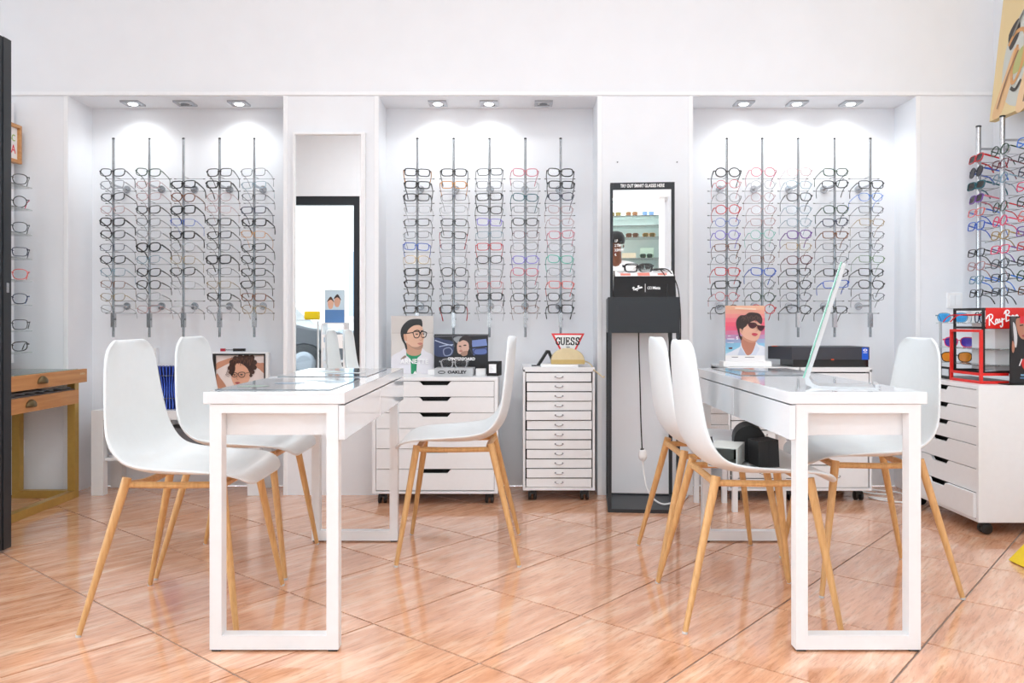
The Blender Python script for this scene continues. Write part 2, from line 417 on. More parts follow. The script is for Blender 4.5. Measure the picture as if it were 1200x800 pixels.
# unseen ceiling panels, added above the frame to light the room
cl_i = 0
for x in (-1.9, -0.1, 1.7):
    for y in (-0.9, 0.8, 2.3):
        t = thing('fill_panel', (x, y, ZC - 0.03), 'added unseen ceiling panel lamp %s, %s' % ({-1.9: 'on the console side', -0.1: 'over the middle aisle', 1.7: 'on the side cabinet side'}[x], {-0.9: 'closest to the street front', 0.8: 'halfway down the shop', 2.3: 'closest to the alcoves'}[y]), 'lamp', 'added ceiling panel lamps')
        f = MB()
        for b in ((-.3, .3, -.3, -.28), (-.3, .3, .28, .3), (-.3, -.28, -.28, .28), (.28, .3, -.28, .28)): f.box(x + b[0], x + b[1], y + b[2], y + b[3], ZC - 0.03, ZC)
        f.build('frame', WHITE_MET, t)
        MB().box(x - .28, x + .28, y - .28, y + .28, ZC - 0.02, ZC - 0.005).build('diffuser', emit('fill_diffuser', (1, .99, .97), 1.5), t)
        ld = bpy.data.lights.new('fill_light', 'AREA'); ld.shape = 'SQUARE'; ld.size = 0.55; ld.energy = PANEL_W; ld.color = (0.93, 0.97, 1.0)
        lo = bpy.data.objects.new('fill_light', ld); C.objects.link(lo); lo.parent = t; lo.location = (0, 0, -0.004)

# alcove downlights
SP = [(-2.14, 1), (-1.848, 0), (-1.548, 1), (-0.438, 1), (-0.152, 1), (0.152, 0), (1.27, 1), (1.567, 1), (1.867, 1)]
ALC = ['in the alcove over the white bench', 'in the alcove over the wide drawer cabinet', 'in the alcove over the long black box']
ORDN = ['first', 'second', 'third', 'fourth', 'fifth', 'sixth', 'seventh', 'eighth', 'ninth', 'tenth', 'eleventh', 'twelfth', 'thirteenth']
for n, (x, on) in enumerate(SP):
    a = n // 3; i = n % 3
    frm = ('tall mirror', 3 - i) if a == 0 else ('tall mirror', i + 1) if a == 1 else ('black kiosk', i + 1)
    t = thing('downlight', (x, 4.525, ZN - 0.012), '%s square downlight, %s from the %s, %s' % ('lit' if on else 'unlit', ORDN[frm[1] - 1], frm[0], ALC[a].replace('in the ', '')), 'lamp', 'recessed alcove downlights')
    f = MB(); y = 4.525; z = ZN - 0.012
    for b in ((-.05, .05, -.05, -.032), (-.05, .05, .032, .05), (-.05, -.032, -.032, .032), (.032, .05, -.032, .032)): f.box(x + b[0], x + b[1], y + b[2], y + b[3], z + .002, ZN)
    f.build('bezel', CHROME, t)
    MB().lathe([(0.034, 0.003), (0.034, 0.0), (0.026, -0.001)], 20, (x, y, z + 0.004)).build('ring', LIGHTG, t, True)
    MB().lathe([(0.024, 0.0), (0.022, -0.003), (0.012, -0.005)], 16, (x, y, z + 0.003)).build('bulb', emit('bulb_on', (1, 1, 1), 14.0) if on else STEEL, t, True)
    if on:
        ld = bpy.data.lights.new('bulb_light', 'SPOT'); ld.energy = SPOT_W; ld.spot_size = R(150); ld.spot_blend = 1.0; ld.shadow_soft_size = 0.03; ld.color = (0.93, 0.98, 1.0)
        lo = bpy.data.objects.new('bulb_light', ld); C.objects.link(lo); lo.parent = t; lo.location = (0, 0, -0.02)

# ------------------------------------------------------------ eyewear: meshes by shape and rim weight, shared by every pair
def lens_outline(shape, n=22):
    out = []
    for i in range(n):
        t = 2 * PI * i / n; c, s_ = math.cos(t), math.sin(t)
        if shape == 'rect': a, b, e = 0.0268, 0.0172, 4.6
        elif shape == 'square': a, b, e = 0.0264, 0.0198, 4.0
        elif shape == 'round': a, b, e = 0.0240, 0.0225, 2.1
        elif shape == 'cat': a, b, e = 0.0268, 0.0185, 2.9
        else: a, b, e = 0.0264, 0.0200, 2.8
        x = a * math.copysign(abs(c) ** (2 / e), c); z = b * math.copysign(abs(s_) ** (2 / e), s_)
        if shape == 'cat': z += 0.0045 * max(0, x / a) * (1 if z > 0 else 0.3); x *= 1 + 0.05 * (z / b)
        if shape in ('rect', 'square'): x *= 1 + 0.07 * (z / b)
        if shape == 'pilot' and z < 0: x *= 0.93; z *= 1.05
        out.append((x, z))
    return out
LC = 0.0345
def frame_mesh(shape, th):
    mb = MB(); ol = lens_outline(shape); n = len(ol); d = 0.0024 if th < 0.003 else 0.0036
    for sg in (-1, 1):
        base = len(mb.v)
        for (x, z) in ol:
            L = math.hypot(x, z); k = (L + th) / L
            for (q, y) in ((1, 0), (k, 0), (k, d), (1, d)):
                xx = sg * (LC + x * q); mb.v.append((xx, y + 0.9 * (abs(xx) - 0.02) ** 2 * 1.1, z * q))
        for i in range(n):
            j = (i + 1) % n
            for a in range(4):
                b = (a + 1) % 4
                mb.f.append((base + i * 4 + a, base + j * 4 + a, base + j * 4 + b, base + i * 4 + b)); mb.m.append(0)
    zb = 0.006 if shape != 'round' else 0.004
    r = max(0.0013, th * 0.55)
    mb.tube([(-0.0105, 0.001, zb - 0.002), (-0.004, 0.0, zb + 0.002), (0.004, 0.0, zb + 0.002), (0.0105, 0.001, zb - 0.002)], r, 6)
    for sg in (-1, 1):   # end pieces
        mb.tube([(sg * 0.0600, 0.0026, 0.0095), (sg * 0.0685, 0.005, 0.0098), (sg * 0.0705, 0.010, 0.0095)], max(0.0016, th * 0.6), 6)
    return mb.mesh('frame', CHARC, True)
def lens_mesh(shape, sg):
    return MB().face([(sg * (LC + x), 0.0014 + 0.9 * (abs(sg * (LC + x)) - 0.02) ** 2 * 1.1, z) for x, z in (lens_outline(shape) if sg > 0 else lens_outline(shape)[::-1])]).mesh('lens', LENS)
def temple_mesh(sg, th):
    p = [(sg * 0.0705, 0.008, 0.0095), (sg * 0.072, 0.05, 0.008), (sg * 0.071, 0.092, 0.006), (sg * 0.069, 0.108, 0.000), (sg * 0.066, 0.122, -0.014), (sg * 0.063, 0.132, -0.028)]
    r = [th * 0.9, th * 0.75, th * 0.65, th * 0.65, th * 0.75, th * 0.6]
    return MB().tube(catmull(p, 2, False), [r[min(i // 2, 5)] for i in range(11)], 6, flat=0.7).mesh('temple', CHARC, True)
SHAPES = ['rect', 'square', 'round', 'cat', 'pilot']; TH = {'thin': 0.0022, 'mid': 0.0038, 'thick': 0.0054}
GM = {}
for sh in SHAPES:
    GM[sh, 'L'] = lens_mesh(sh, -1); GM[sh, 'R'] = lens_mesh(sh, 1)
    for k_, v_ in TH.items(): GM[sh, k_] = frame_mesh(sh, v_)
for k_, v_ in TH.items(): GM['T', k_, -1] = temple_mesh(-1, max(v_, 0.0022)); GM['T', k_, 1] = temple_mesh(1, max(v_, 0.0022))
GC = {  # code: (colour name, rgb, clear?)
    'k': ('black', (20, 20, 22), 0), 's': ('dark grey', (70, 74, 80), 0), 'n': ('navy', (30, 38, 70), 0), 'b': ('blue', (40, 90, 190), 0),
    'B': ('bright blue', (60, 130, 225), 0), 'l': ('pale blue', (150, 190, 210), 1), 'c': ('clear', (205, 208, 212), 1), 'p': ('pale pink', (226, 178, 176), 1),
    'P': ('rose pink', (205, 120, 135), 0), 't': ('tortoiseshell brown', (120, 70, 42), 0), 'o': ('amber', (205, 140, 50), 0), 'g': ('dark green', (40, 72, 52), 0),
    'r': ('red', (196, 44, 52), 0), 'w': ('burgundy', (96, 26, 40), 0), 'v': ('lilac', (140, 130, 215), 0), 'T': ('teal', (20, 92, 104), 0),
    'a': ('aqua', (90, 190, 170), 0), 'd': ('gold wire', (190, 160, 100), 0), 'S': ('salmon', (222, 110, 105), 0), 'G': ('green', (70, 120, 50), 0),
    'm': ('pink', (232, 70, 110), 0), 'u': ('purple', (110, 60, 150), 0)}
def gmat(code):
    nm, rgb, cl = GC[code]
    if cl: return clear_mat('frame_' + nm.replace(' ', '_'), (0.9, 0.92, 0.94), 0.55, 0.10, 0.1, srgb(*rgb))
    return mat('frame_' + nm.replace(' ', '_'), srgb(*rgb), 0.22, noise=0.06, nscale=160, metal=0.6 if code == 'd' else 0)
DARKLENS = {'k': (40, 38, 38), 'br': (110, 70, 48), 'bl': (90, 110, 150), 'ol': (110, 90, 50), 'gr': (60, 66, 60), 'or': (235, 130, 30), 'ni': (50, 60, 110), 'cy': (60, 150, 210), 'pu': (70, 50, 150)}
def lens_tint(code): c = srgb(*DARKLENS[code]); return clear_mat('tinted_lens_' + code, tuple(min(1, x * 1.6 + 0.02) for x in c), 0.35, 0.12, 0.02, c)
def glasses(name, loc, rz, pitch, roll, shape, wt, code, label, group, lens=None, temple_code=None, cat='glasses', sc=1.06):
    t = thing(name, loc, label, cat, group)
    t.rotation_euler = (pitch, roll, rz); t.scale = (sc, sc, sc)
    m = gmat(code); tm = gmat(temple_code) if temple_code else m
    link_mesh('frame', GM[shape, wt], t, m=m)
    lm = lens_tint(lens) if lens else LENS
    link_mesh('lens', GM[shape, 'L'], t, m=lm); link_mesh('lens', GM[shape, 'R'], t, m=lm)
    link_mesh('temple', GM['T', wt, -1], t, m=tm); link_mesh('temple', GM['T', wt, 1], t, m=tm)
    return t

# display rods with pegs and every pair on them
YR = 4.49; PITCH = 0.0689; Z1 = 1.767
PEG = MB().tube([(-0.082, 0.085, 0), (0.082, 0.085, 0)], 0.0016, 6).tube([(0, 0.008, 0), (0, 0.085, 0)], 0.0018, 6).mesh('peg', ACRYL, True)
TIP = MB().tube([(-0.007, 0, -0.0005), (0.004, 0, 0.0006)], [0.0022, 0.0026], 8).mesh('tip', BLACK, True)
def rod_thing(x, y, zt, zb, rad, label, group, rz=0.0, box=True, zs=(1.70, 1.01), wall=0.157, npeg=12, z1=Z1):
    t = thing('display_rod', (x, y, zb), label, 'display rod', group, rz)
    h = zt - zb
    link_mesh('rod', MB().lathe([(rad, 0), (rad, h - 0.004), (rad * 0.9, h)], 14).mesh('rod', CHROME if rad > 0.01 else mat('rod_steel', srgb(150, 154, 158), 0.22, metal=0.9, noise=0.02), True), t)
    link_mesh('end_cap', MB().lathe([(rad * 1.12, h), (rad * 1.12, h + 0.006), (rad * 0.8, h + 0.008)], 14).mesh('end_cap', BLACK, True), t)
    if box:
        lb = link_mesh('lock_box', MB().box(-0.010, 0.010, -0.012, 0.012, 0.055, 0.135).mesh('lock_box', CHROME), t)
        link_mesh('lock', MB().lathe([(0.006, -0.008), (0.006, 0.0)], 12, (0.013, 0, 0.10), 'x').mesh('lock', STEEL, True), lb)
    for z in zs:
        m = MB().tube([(0, rad * 0.8, z - zb), (0, wall - 0.004, z - zb)], 0.006, 10)
        m.lathe([(0.020, wall - 0.008), (0.022, wall - 0.004), (0.022, wall)], 18, (0, 0, z - zb), 'y')
        link_mesh('wall_mount', m.mesh('wall_mount', CHROME, True), t)
    for i in range(npeg):
        p = link_mesh('peg', PEG, t, (0, 0, z1 - PITCH * i - 0.021 - zb))
        link_mesh('peg_tip', TIP, p, (-0.083, 0.085, 0), (0, 0, PI)); link_mesh('peg_tip', TIP, p, (0.083, 0.085, 0))
    return t
RX = [[-2.231, -2.032, -1.843, -1.643, -1.451], [-.548, -.3469, -.1484, .0501, .2457], [1.166, 1.362, 1.561, 1.763, 1.961]]
COL = [["kckpkknkltdc", "gppkscklkkcp", ".ktkbkcdkc.c", "kkppkksksdkc", "slsnkokkkktd"],
       ["kkkckskdkkkb"[:6] + "bdkkkk", "konckknckncsk"[:10] + "sk", "kskkvlrkcrkc", "PcTskwcvPskt", "kknppPcacSkk"],
       ["krcrbvtsrkrk", "Pcpppastbsgr", "plklluDwkknk".replace('D', 'd'), "gk.gntsskb.k", ".kBsdssGkks."]]
ALN = ['alcove over white bench', 'alcove over wide drawer cabinet', 'alcove over long black box']
PREF = [['cat', 'cat', 'rect', 'rect', 'rect'], ['rect', 'rect', 'rect', 'cat', 'cat'], ['round', 'round', 'pilot', 'rect', 'rect']]
YAWB = [-3, 2, -2]
for a in range(3):
    for r in range(5):
        x = RX[a][r]; fr = ('tall mirror', 5 - r) if a == 0 else ('tall mirror', r + 1) if a == 1 else ('black kiosk', r + 1)
        rod_thing(x, YR, 1.951, 0.855, 0.0066, 'slim steel eyewear rod with pegs, %s from %s, %s' % (ORDN[fr[1] - 1], fr[0], ALN[a]), 'eyewear rods in the alcoves', zs=(Z1 - PITCH * 1.0, Z1 - PITCH * 10.7))
        for i, c in enumerate(COL[a][r][:12]):
            if c == '.': continue
            sh = PREF[a][r] if random.random() < 0.6 else random.choice(['rect', 'square', 'rect', 'cat', 'pilot'])
            wt = 'thin' if c in 'dspl' else random.choice(['mid', 'mid', 'thick'] if c == 'k' else ['mid', 'thin', 'mid'])
            if (a, r, i) in ((2, 0, 0), (0, 2, 3), (0, 2, 5), (0, 1, 6), (1, 4, 1)): wt = 'thick'
            tc_ = {(1, 0, 0): 'o', (1, 1, 5): 'r', (1, 1, 11): 'r', (1, 2, 4): 'k', (2, 0, 4): 'k'}.get((a, r, i))
            glasses('glasses', (x + random.uniform(-.003, .003), YR - 0.0125, Z1 - PITCH * i + random.uniform(-.002, .003)), R(YAWB[a] + random.uniform(-4, 4)), R(-13 + random.uniform(-3, 3)), R(random.uniform(-3, 3)),
                    sh, wt, c, '%s glasses, %s peg down, %s rod from %s, %s' % (GC[c][0], ORDN[i], ORDN[fr[1] - 1], fr[0], ALN[a]), 'glasses on the alcove rods', temple_code=tc_)
# side wall rods beside the red display
RY = [4.27, 4.06, 3.85]; XRD = 2.435
RC = [[('r', 'k'), ('n', 'k'), ('T', 'k'), ('u', 'k'), ('S', None), ('b', None), None, ('k', None), ('p', None), ('l', None), ('k', None)],
      [('g', None), ('w', None), ('l', None), None, ('g', None), ('m', None), ('d', None), ('m', None), ('s', None), ('k', None), ('s', None)],
      [('B', None), ('s', None), ('n', None), ('m', None), ('k', None), ('S', None), ('u', None), ('r', None), ('k', None), ('g', None), ('t', None)]]
RNAME = ['closest to the light switch', 'between two other side wall rods', 'furthest from the light switch']
for r in range(3):
    rod_thing(XRD, RY[r], 1.965, 0.86, 0.0125, 'thick chrome eyewear rod on the side wall, %s' % RNAME[r], 'eyewear rods on the side wall', rz=R(-90), box=False, zs=(1.85, 0.95), wall=XR - XRD - 0.001, npeg=11, z1=1.80)
    for i, e in enumerate(RC[r]):
        if not e: continue
        c, ln = e
        nm = 'sunglasses' if ln else 'glasses'
        tc_ = {(0, 1): 'b', (0, 3): 'P', (0, 4): 'b', (0, 9): 'B', (1, 7): 'u', (1, 9): 'B', (1, 4): 'r'}.get((r, i))
        glasses(nm, (XRD - 0.0165, RY[r], 1.80 - PITCH * 1.03 * i), R(-90 + random.uniform(-5, 5)), R(-13 + random.uniform(-2, 2)), 0, random.choice(SHAPES), 'thick' if ln else 'mid', c,
                '%s %s, %s peg down, side wall rod %s' % (GC[c][0], nm, ORDN[i], RNAME[r]), 'glasses on the side wall rods', lens=ln, temple_code=tc_)

# left wall: white back panel, glass shelves, glasses, small picture
t = thing('wall_panel', (-2.75, 3.9, 0.7), 'white wall panel carrying narrow glass shelves over the wooden console', 'panel')
MB().box(XL + 0.001, -2.70, 3.46, 4.36, 0.72, 2.12).build('board', WALL, t, bevel=0.003)
SZ = [1.634, 1.519, 1.39, 1.265, 1.152, 1.028, 0.896, 0.785]
SG = [('k', 'pilot', 'mid', None), ('k', 'round', 'mid', 'm'), ('s', 'pilot', 'mid', None), ('n', 'rect', 'mid', None), ('S', 'pilot', 'mid', None), ('n', 'pilot', 'mid', 'b'), ('s', 'square', 'mid', None), ('k', 'cat', 'mid', None)]
for i, z in enumerate(SZ):
    wh = ('topmost' if i == 0 else 'lowest' if i == 7 else ORDN[i] + ' highest')
    t = thing('glass_shelf', (-2.62, 3.85, z), '%s narrow glass shelf above the wooden console' % wh, 'shelf', 'glass shelves over the console')
    MB().box(-2.70, -2.507, 3.50, 4.20, z - 0.006, z).build('pane', SHELFG, t)
    b = MB().box(-2.699, -2.66, 4.06, 4.11, z - 0.016, z - 0.0065); b.build('bracket', CHROME, t)
    c, sh, wt, tc_ = SG[i]
    glasses('glasses', (-2.55, 4.09, z + 0.030), R(34 + random.uniform(-6, 6)), R(4), 0, sh, wt, c, '%s glasses standing on the %s glass shelf over the console' % (GC[c][0], wh), 'glasses on the console shelves', temple_code=tc_, sc=1.14)
t = thing('picture_frame', (-2.68, 4.21, 1.77), 'small wooden box picture frame with coloured lettering above the glass shelves', 'picture')
f = MB(); X0, X1, A0, A1, B0, B1 = -2.674, -2.655, 4.06, 4.355, 1.785, 1.99
f.box(X0, X1, A0, A1, B0, B0 + .018); f.box(X0, X1, A0, A1, B1 - .018, B1); f.box(X0, X1, A0, A0 + .018, B0 + .018, B1 - .018); f.box(X0, X1, A1 - .018, A1, B0 + .018, B1 - .018)
f.build('frame', BEECH, t, bevel=0.001)
MB().box(-2.6995, X0 - .0003, A0 + .004, A1 - .004, B0 + .004, B1 - .004).build('box_back', BEECH, t)
MB().box(X0, X0 + 0.004, A0 + .018, A1 - .018, B0 + .018, B1 - .018).build('backing', PAPER, t)
text('lettering', 'BC', 0.05, ink(150, 190, 60), t, (X0 + 0.0052 + 2.68, 4.29 - 4.21, 1.915 - 1.77), (R(90), 0, R(90)), 0.9)
text('lettering', 'RA', 0.065, ink(225, 60, 80), t, (X0 + 0.0052 + 2.68, 4.285 - 4.21, 1.855 - 1.77), (R(90), 0, R(90)), 0.9)

# ------------------------------------------------------------ desks
def desk(x0, x1, side, label, group):
    """narrow gloss desk, long side running away from the camera; drawers on side (+1: +X, -1: -X)"""
    y0, y1 = 2.306, 3.506; H = 0.74; T = 0.034
    t = thing('desk', ((x0 + x1) / 2, (y0 + y1) / 2, 0), label, 'desk', group)
    MB().box(x0, x1, y0, y1, H - T, H).build('tabletop', GLOSS, t, bevel=0.002)
    fx0, fx1 = x0 + 0.017, x1 - 0.017
    if side > 0: fx1 = x1 - 0.019
    else: fx0 = x0 + 0.019
    for (a, b) in ((y0 + 0.004, y0 + 0.044), (y1 - 0.044, y1 - 0.004)):
        o = [(fx0, 0.006), (fx1, 0.006), (fx1, H - T - 0.001), (fx0, H - T - 0.001)]; g = 0.034
        ir = 0.008
        i = [(fx0 + g, 0.046), (fx1 - g, 0.046), (fx1 - g, H - T - 0.026), (fx0 + g, H - T - 0.026)]
        mb = MB()
        for n in range(4):
            m_ = (n + 1) % 4
            q = [o[n], o[m_], i[m_], i[n]]
            mb.hexa([(u, a, v) for u, v in q], [(u, b, v) for u, v in q])
        fr = mb.build('leg_frame', WHITE_MET, t)
        for xx in (fx0 + 0.004, fx1 - 0.03): MB().box(xx, xx + 0.026, a + 0.004, b - 0.004, 0.0, 0.006).build('foot_pad', BLACK, fr)
    zb = 0.612
    MB().box(fx0 + 0.004, fx1 - 0.004, y0 + 0.046, y1 - 0.046, zb, H - T - 0.008).build('drawer_box', WHITE_FOIL, t)
    # drawer fronts: two, flush with the table edge
    fxa, fxb = (x1 - 0.0175, x1) if side > 0 else (x0, x0 + 0.0175)
    ym = (y0 + y1) / 2
    for (a, b) in ((y0 + 0.001, ym - 0.001), (ym + 0.001, y1 - 0.001)):
        MB().box(fxa, fxb, a, b, zb - 0.008, H - T - 0.0035).build('drawer_front', GLOSS, t, bevel=0.0015)
    bx = (x0 + 0.004, x0 + 0.016) if side > 0 else (x1 - 0.016, x1 - 0.004)
    MB().box(bx[0], bx[1], y0 + 0.045, y1 - 0.045, zb, H - T - 0.002).build('back_panel', CREAM, t)
    return t
desk(-0.891, -0.488, 1, 'glossy white narrow desk with two grey pads on top', 'white desks')
desk(0.778, 1.170, -1, 'glossy white narrow desk carrying the tilted mirror stand', 'white desks')
def pad_mat():
    m = bpy.data.materials.new('printed_pad'); m.use_nodes = True; nt = m.node_tree; p = nt.nodes['Principled BSDF']
    tc = nt.nodes.new('ShaderNodeTexCoord'); v = nt.nodes.new('ShaderNodeTexNoise'); v.inputs['Scale'].default_value = 9; v.inputs['Detail'].default_value = 2
    r = nt.nodes.new('ShaderNodeValToRGB'); e = r.color_ramp.elements
    e[0].position = .4; e[0].color = (*srgb(104, 110, 114), 1); e[1].position = .75; e[1].color = (*srgb(150, 160, 166), 1)
    nt.links.new(tc.outputs['Object'], v.inputs['Vector']); nt.links.new(v.outputs['Fac'], r.inputs['Fac']); nt.links.new(r.outputs[0], p.inputs['Base Color'])
    p.inputs['Roughness'].default_value = 0.08; p.inputs['Coat Weight'].default_value = 0.4
    return m
PADM = pad_mat()
def pad(x0, x1, y0, y1, label):
    t = thing('desk_pad', ((x0 + x1) / 2, (y0 + y1) / 2, 0.7402), label, 'desk pad', 'grey desk pads')
    MB().box(x0, x1, y0, y1, 0.7402, 0.7425).build('sheet', PADM, t)
    b = MB(); random.seed(int(y0 * 100))
    for k in range(5):
        cx = random.uniform(x0 + .06, x1 - .06); cy = random.uniform(y0 + .06, y1 - .06)
        b.face([(cx + .05 * math.cos(a * PI / 6), cy + .035 * math.sin(a * PI / 6), 0.7427 + k * .0001) for a in range(12)], k % 3)
    b.build('print', [ink(176, 184, 186), ink(130, 150, 170), ink(140, 156, 146)], t)  # printed blobs, with the sheet's pale reflections put into their colour
pad(-0.881, -0.543, 2.37, 2.82, 'grey printed desk pad at the desk end away from the alcoves')
pad(-0.866, -0.543, 2.94, 3.40, 'grey printed desk pad at the desk end facing the tall mirror')
pad(0.835, 1.075, 3.01, 3.46, 'dark grey printed desk pad beside the tilted mirror stand')

# tilted mirror on a bent aluminium stand
t = thing('mirror_stand', (0.985, 2.50, 0.7402), 'tilted table mirror on a bent silver stand on the desk', 'mirror', rz=R(-21))
prof = [(0.115, 0.0), (0.125, 0.005), (-0.05, 0.006), (-0.066, 0.014), (-0.076, 0.03), (0.030, 0.374), (0.019, 0.377), (-0.088, 0.03), (-0.086, 0.010), (-0.068, 0.0)]
link_mesh('stand', MB().prism([(x, -0.07, z) for x, z in prof], (0, 0.14, 0)).mesh('stand', mat('satin_aluminium', srgb(206, 208, 210), 0.42, metal=0.55, noise=0.0)), t)
n_ = Vector((0.342, 0, -0.107)).normalized()
def off(p, d): return (p[0] + d * -0.954, p[1] + d * 0.30)
g0, g1 = (-0.089, 0.028), (0.0185, 0.379)
q = [off(g0, 0.0008), off(g1, 0.0008), off(g1, 0.0052), off(g0, 0.0052)]
link_mesh('mirror_glass', MB().prism([(x, -0.07, z) for x, z in q], (0, 0.14, 0)).mesh('mirror_glass', GREENG), t)
q = [off(g0, 0.0053), off(g1, 0.0053), off(g1, 0.0058), off(g0, 0.0058)]
link_mesh('mirror_face', MB().prism([(x, -0.0685, z) for x, z in q], (0, 0.137, 0)).mesh('mirror_face', MIRROR), t)
link_mesh('end_bar', MB().box(0.108, 0.118, -0.07, 0.07, 0.0061, 0.014).mesh('end_bar', mat('satin_aluminium', (0, 0, 0))), t)

# ------------------------------------------------------------ chairs
def chair_mesh():
    pr = catmull([(-0.222, 0.882), (-0.216, 0.80), (-0.207, 0.70), (-0.193, 0.60), (-0.168, 0.53), (-0.118, 0.482), (-0.04, 0.464), (0.06, 0.463), (0.14, 0.468), (0.195, 0.468), (0.233, 0.456), (0.254, 0.434)], 3, False)
    P = [Vector((x, z)) for x, z in pr]; n = len(P)
    s = [0]
    for i in range(1, n): s.append(s[-1] + (P[i] - P[i - 1]).length)
    tot = s[-1]; V = 14
    def half(si):
        f = si / tot
        if f < 0.40: wv = 0.166 + 0.064 * (f / 0.40) ** 1.15
        elif f < 0.62: wv = 0.23
        else: wv = 0.23 - 0.012 * (f - 0.62) / 0.38
        for d, r in ((si, 0.075), (tot - si, 0.10)):
            if d < r: wv -= r - math.sqrt(max(0, r * r - (r - d) ** 2))
        return wv
    mb = MB()
    for i in range(n):
        tn = (P[min(i + 1, n - 1)] - P[max(i - 1, 0)]).normalized(); nn = Vector((-tn.y, tn.x))
        if nn.x < 0 and nn.y < 0: nn = -nn
        if i > 3 and nn.y < 0: nn = -nn
        if i <= 12 and nn.x < 0: nn = -nn
        f = s[i] / tot; lift = 0.030 if f < .35 else 0.030 + 0.008 * math.sin(PI * min(1, (f - .35) / .4))
        if f > 0.75: lift *= max(0.1, 1 - (f - 0.75) / 0.25)
        wv = half(s[i])
        for j in range(V + 1):
            v = -1 + 2 * j / V
            o = lift * abs(v) ** 2.6
            mb.v.append((P[i].x + nn.x * o, wv * v, P[i].y + nn.y * o))
    for i in range(n - 1):
        for j in range(V):
            a = i * (V + 1) + j
            mb.f.append((a, a + 1, a + V + 2, a + V + 1)); mb.m.append(0)
    return mb.mesh('seat_shell', SHELL, False)
def make_chair():
    t = thing('chair', (0, 0, 0), 'x', 'chair', 'white shell chairs at the desks')
    me = chair_mesh(); me.polygons.foreach_set('use_smooth', [True] * len(me.polygons))
    o = link_mesh('seat_shell', me, t)
    sd = o.modifiers.new('thickness', 'SOLIDIFY'); sd.thickness = 0.011; sd.offset = 0.0
    ss = o.modifiers.new('smooth', 'SUBSURF'); ss.levels = 1; ss.render_levels = 1
    for (x, sx, sy) in ((-1, -1, -1), (1, 1, -1), (-1, -1, 1), (1, 1, 1)):
        top = (-0.125, sy * 0.165, 0.462) if sx < 0 else (0.165, sy * 0.165, 0.456)
        bot = (sx * 0.236, sy * 0.236, 0.004)
        lg = link_mesh('leg', MB().tube([top, Vector(top).lerp(Vector(bot), .5), bot], [0.0140, 0.0118, 0.0082], 12).mesh('leg', WOODLEG, True), t)
        link_mesh('foot_tip', MB().tube([(bot[0], bot[1], 0.007), (bot[0] * 1.003, bot[1] * 1.003, 0.0)], [0.0087, 0.0080], 12).mesh('foot_tip', LIGHTG, True), lg)
    f = MB()
    for sy in (-1, 1): f.tube([(-0.135, sy * 0.160, 0.440), (0.02, sy * 0.158, 0.437), (0.168, sy * 0.162, 0.440)], 0.0105, 8)
    f.tube(catmull([(-0.130, -0.160, 0.440), (-0.115, -0.07, 0.430), (-0.115, 0.07, 0.430), (-0.130, 0.160, 0.440)], 3, False), 0.012, 8)
    f.tube([(0.165, -0.160, 0.440), (0.165, 0.160, 0.440)], 0.012, 8)
    link_mesh('seat_frame', f.mesh('seat_frame', WOODLEG, True), t)
    return t
ch0 = make_chair()
CHAIRS = [(-1.070, 2.655, 0, 'white shell chair, its back towards the low bench, tucked at the desk end furthest from alcoves'),
      (-1.078, 3.19, 0, 'white shell chair nearest the low white bench, back towards the wooden console'),
      (-0.225, 3.345, 180, 'white shell chair facing the desk in front of the wide drawer cabinet'),
      (0.745, 2.680, 0, 'white shell chair with black cases and an open box on its seat'),
      (0.750, 3.175, 0, 'empty white shell chair just in front of the black kiosk'),
      (1.285, 2.99, 178, 'white shell chair beside the right angled drawer cabinet under the red display')]
CHAIRS[0] = (*CHAIRS[0][:3], 'white shell chair side by side with another, at the desk end away from the bench')
CHAIRS[5] = (*CHAIRS[5][:3], 'white shell chair between the desk and the drawer cabinet with the red display')
chairs = []
for i, (x, y, a, lb) in enumerate(CHAIRS):
    o = ch0 if i == 0 else copy_tree(ch0)
    o.location = (x, y, 0); o.rotation_euler = (0, 0, R(a)); o['label'] = lb
    chairs.append(o)

# cases and box on the loaded chair
zs = 0.4745
t = thing('box', (0.690, 2.66, zs), 'small open white and grey box lying on the chair seat', 'box', rz=R(-24))
m = MB(); a, b, c, th = 0.046, 0.080, 0.064, 0.003
m.box(-a, a, -b, b, .001, .004); m.box(-a, a, -b, b, c - th, c); m.box(-a, -a + th, -b, b, .004, c - th); m.box(a - th, a, -b, b, .004, c - th); m.box(-a + th, a - th, b - th, b, .004, c - th)
link_mesh('shell', m.mesh('shell', mat('grey_card', srgb(206, 208, 204), 0.6, noise=0.02)), t)
t = thing('glasses_case', (0.805, 2.62, zs), 'upright black flat case standing on the chair seat', 'case', 'black cases on the chair', rz=R(8))
link_mesh('body', MB().hexa([(-.034, -.03, .001), (.034, -.03, .001), (.034, .05, .001), (-.034, .05, .001)], [(-.038, -.03, .082), (.030, -.03, .088), (.030, .05, .088), (-.038, .05, .082)]).mesh('body', BLACKM), t)
link_mesh('seam', MB().box(-.003, -.002, -.0308, -.03, .003, .083).mesh('seam', VOID), t)
t = thing('glasses_case', (0.795, 2.775, zs), 'rounded black half-cylinder case behind the open box on the chair', 'case', 'black cases on the chair', rz=R(-12))
m = MB(); pts = [(-.052, .001), (.052, .001)] + [(.052 * math.cos(u * PI / 12), .066 + .052 * math.sin(u * PI / 12)) for u in range(13)]
m.prism([(x, -.065, z) for x, z in pts], (0, .13, 0)); link_mesh('body', m.mesh('body', BLACKM, True), t)
link_mesh('lid_seam', MB().box(-.0525, .0525, -.0655, .0655, .064, .0655).mesh('lid_seam', VOID), t)
t = thing('glasses_case', (0.655, 2.715, zs + .006), 'black flat case leaning between the open box and the chair back', 'case', 'black cases on the chair', rz=R(-24))
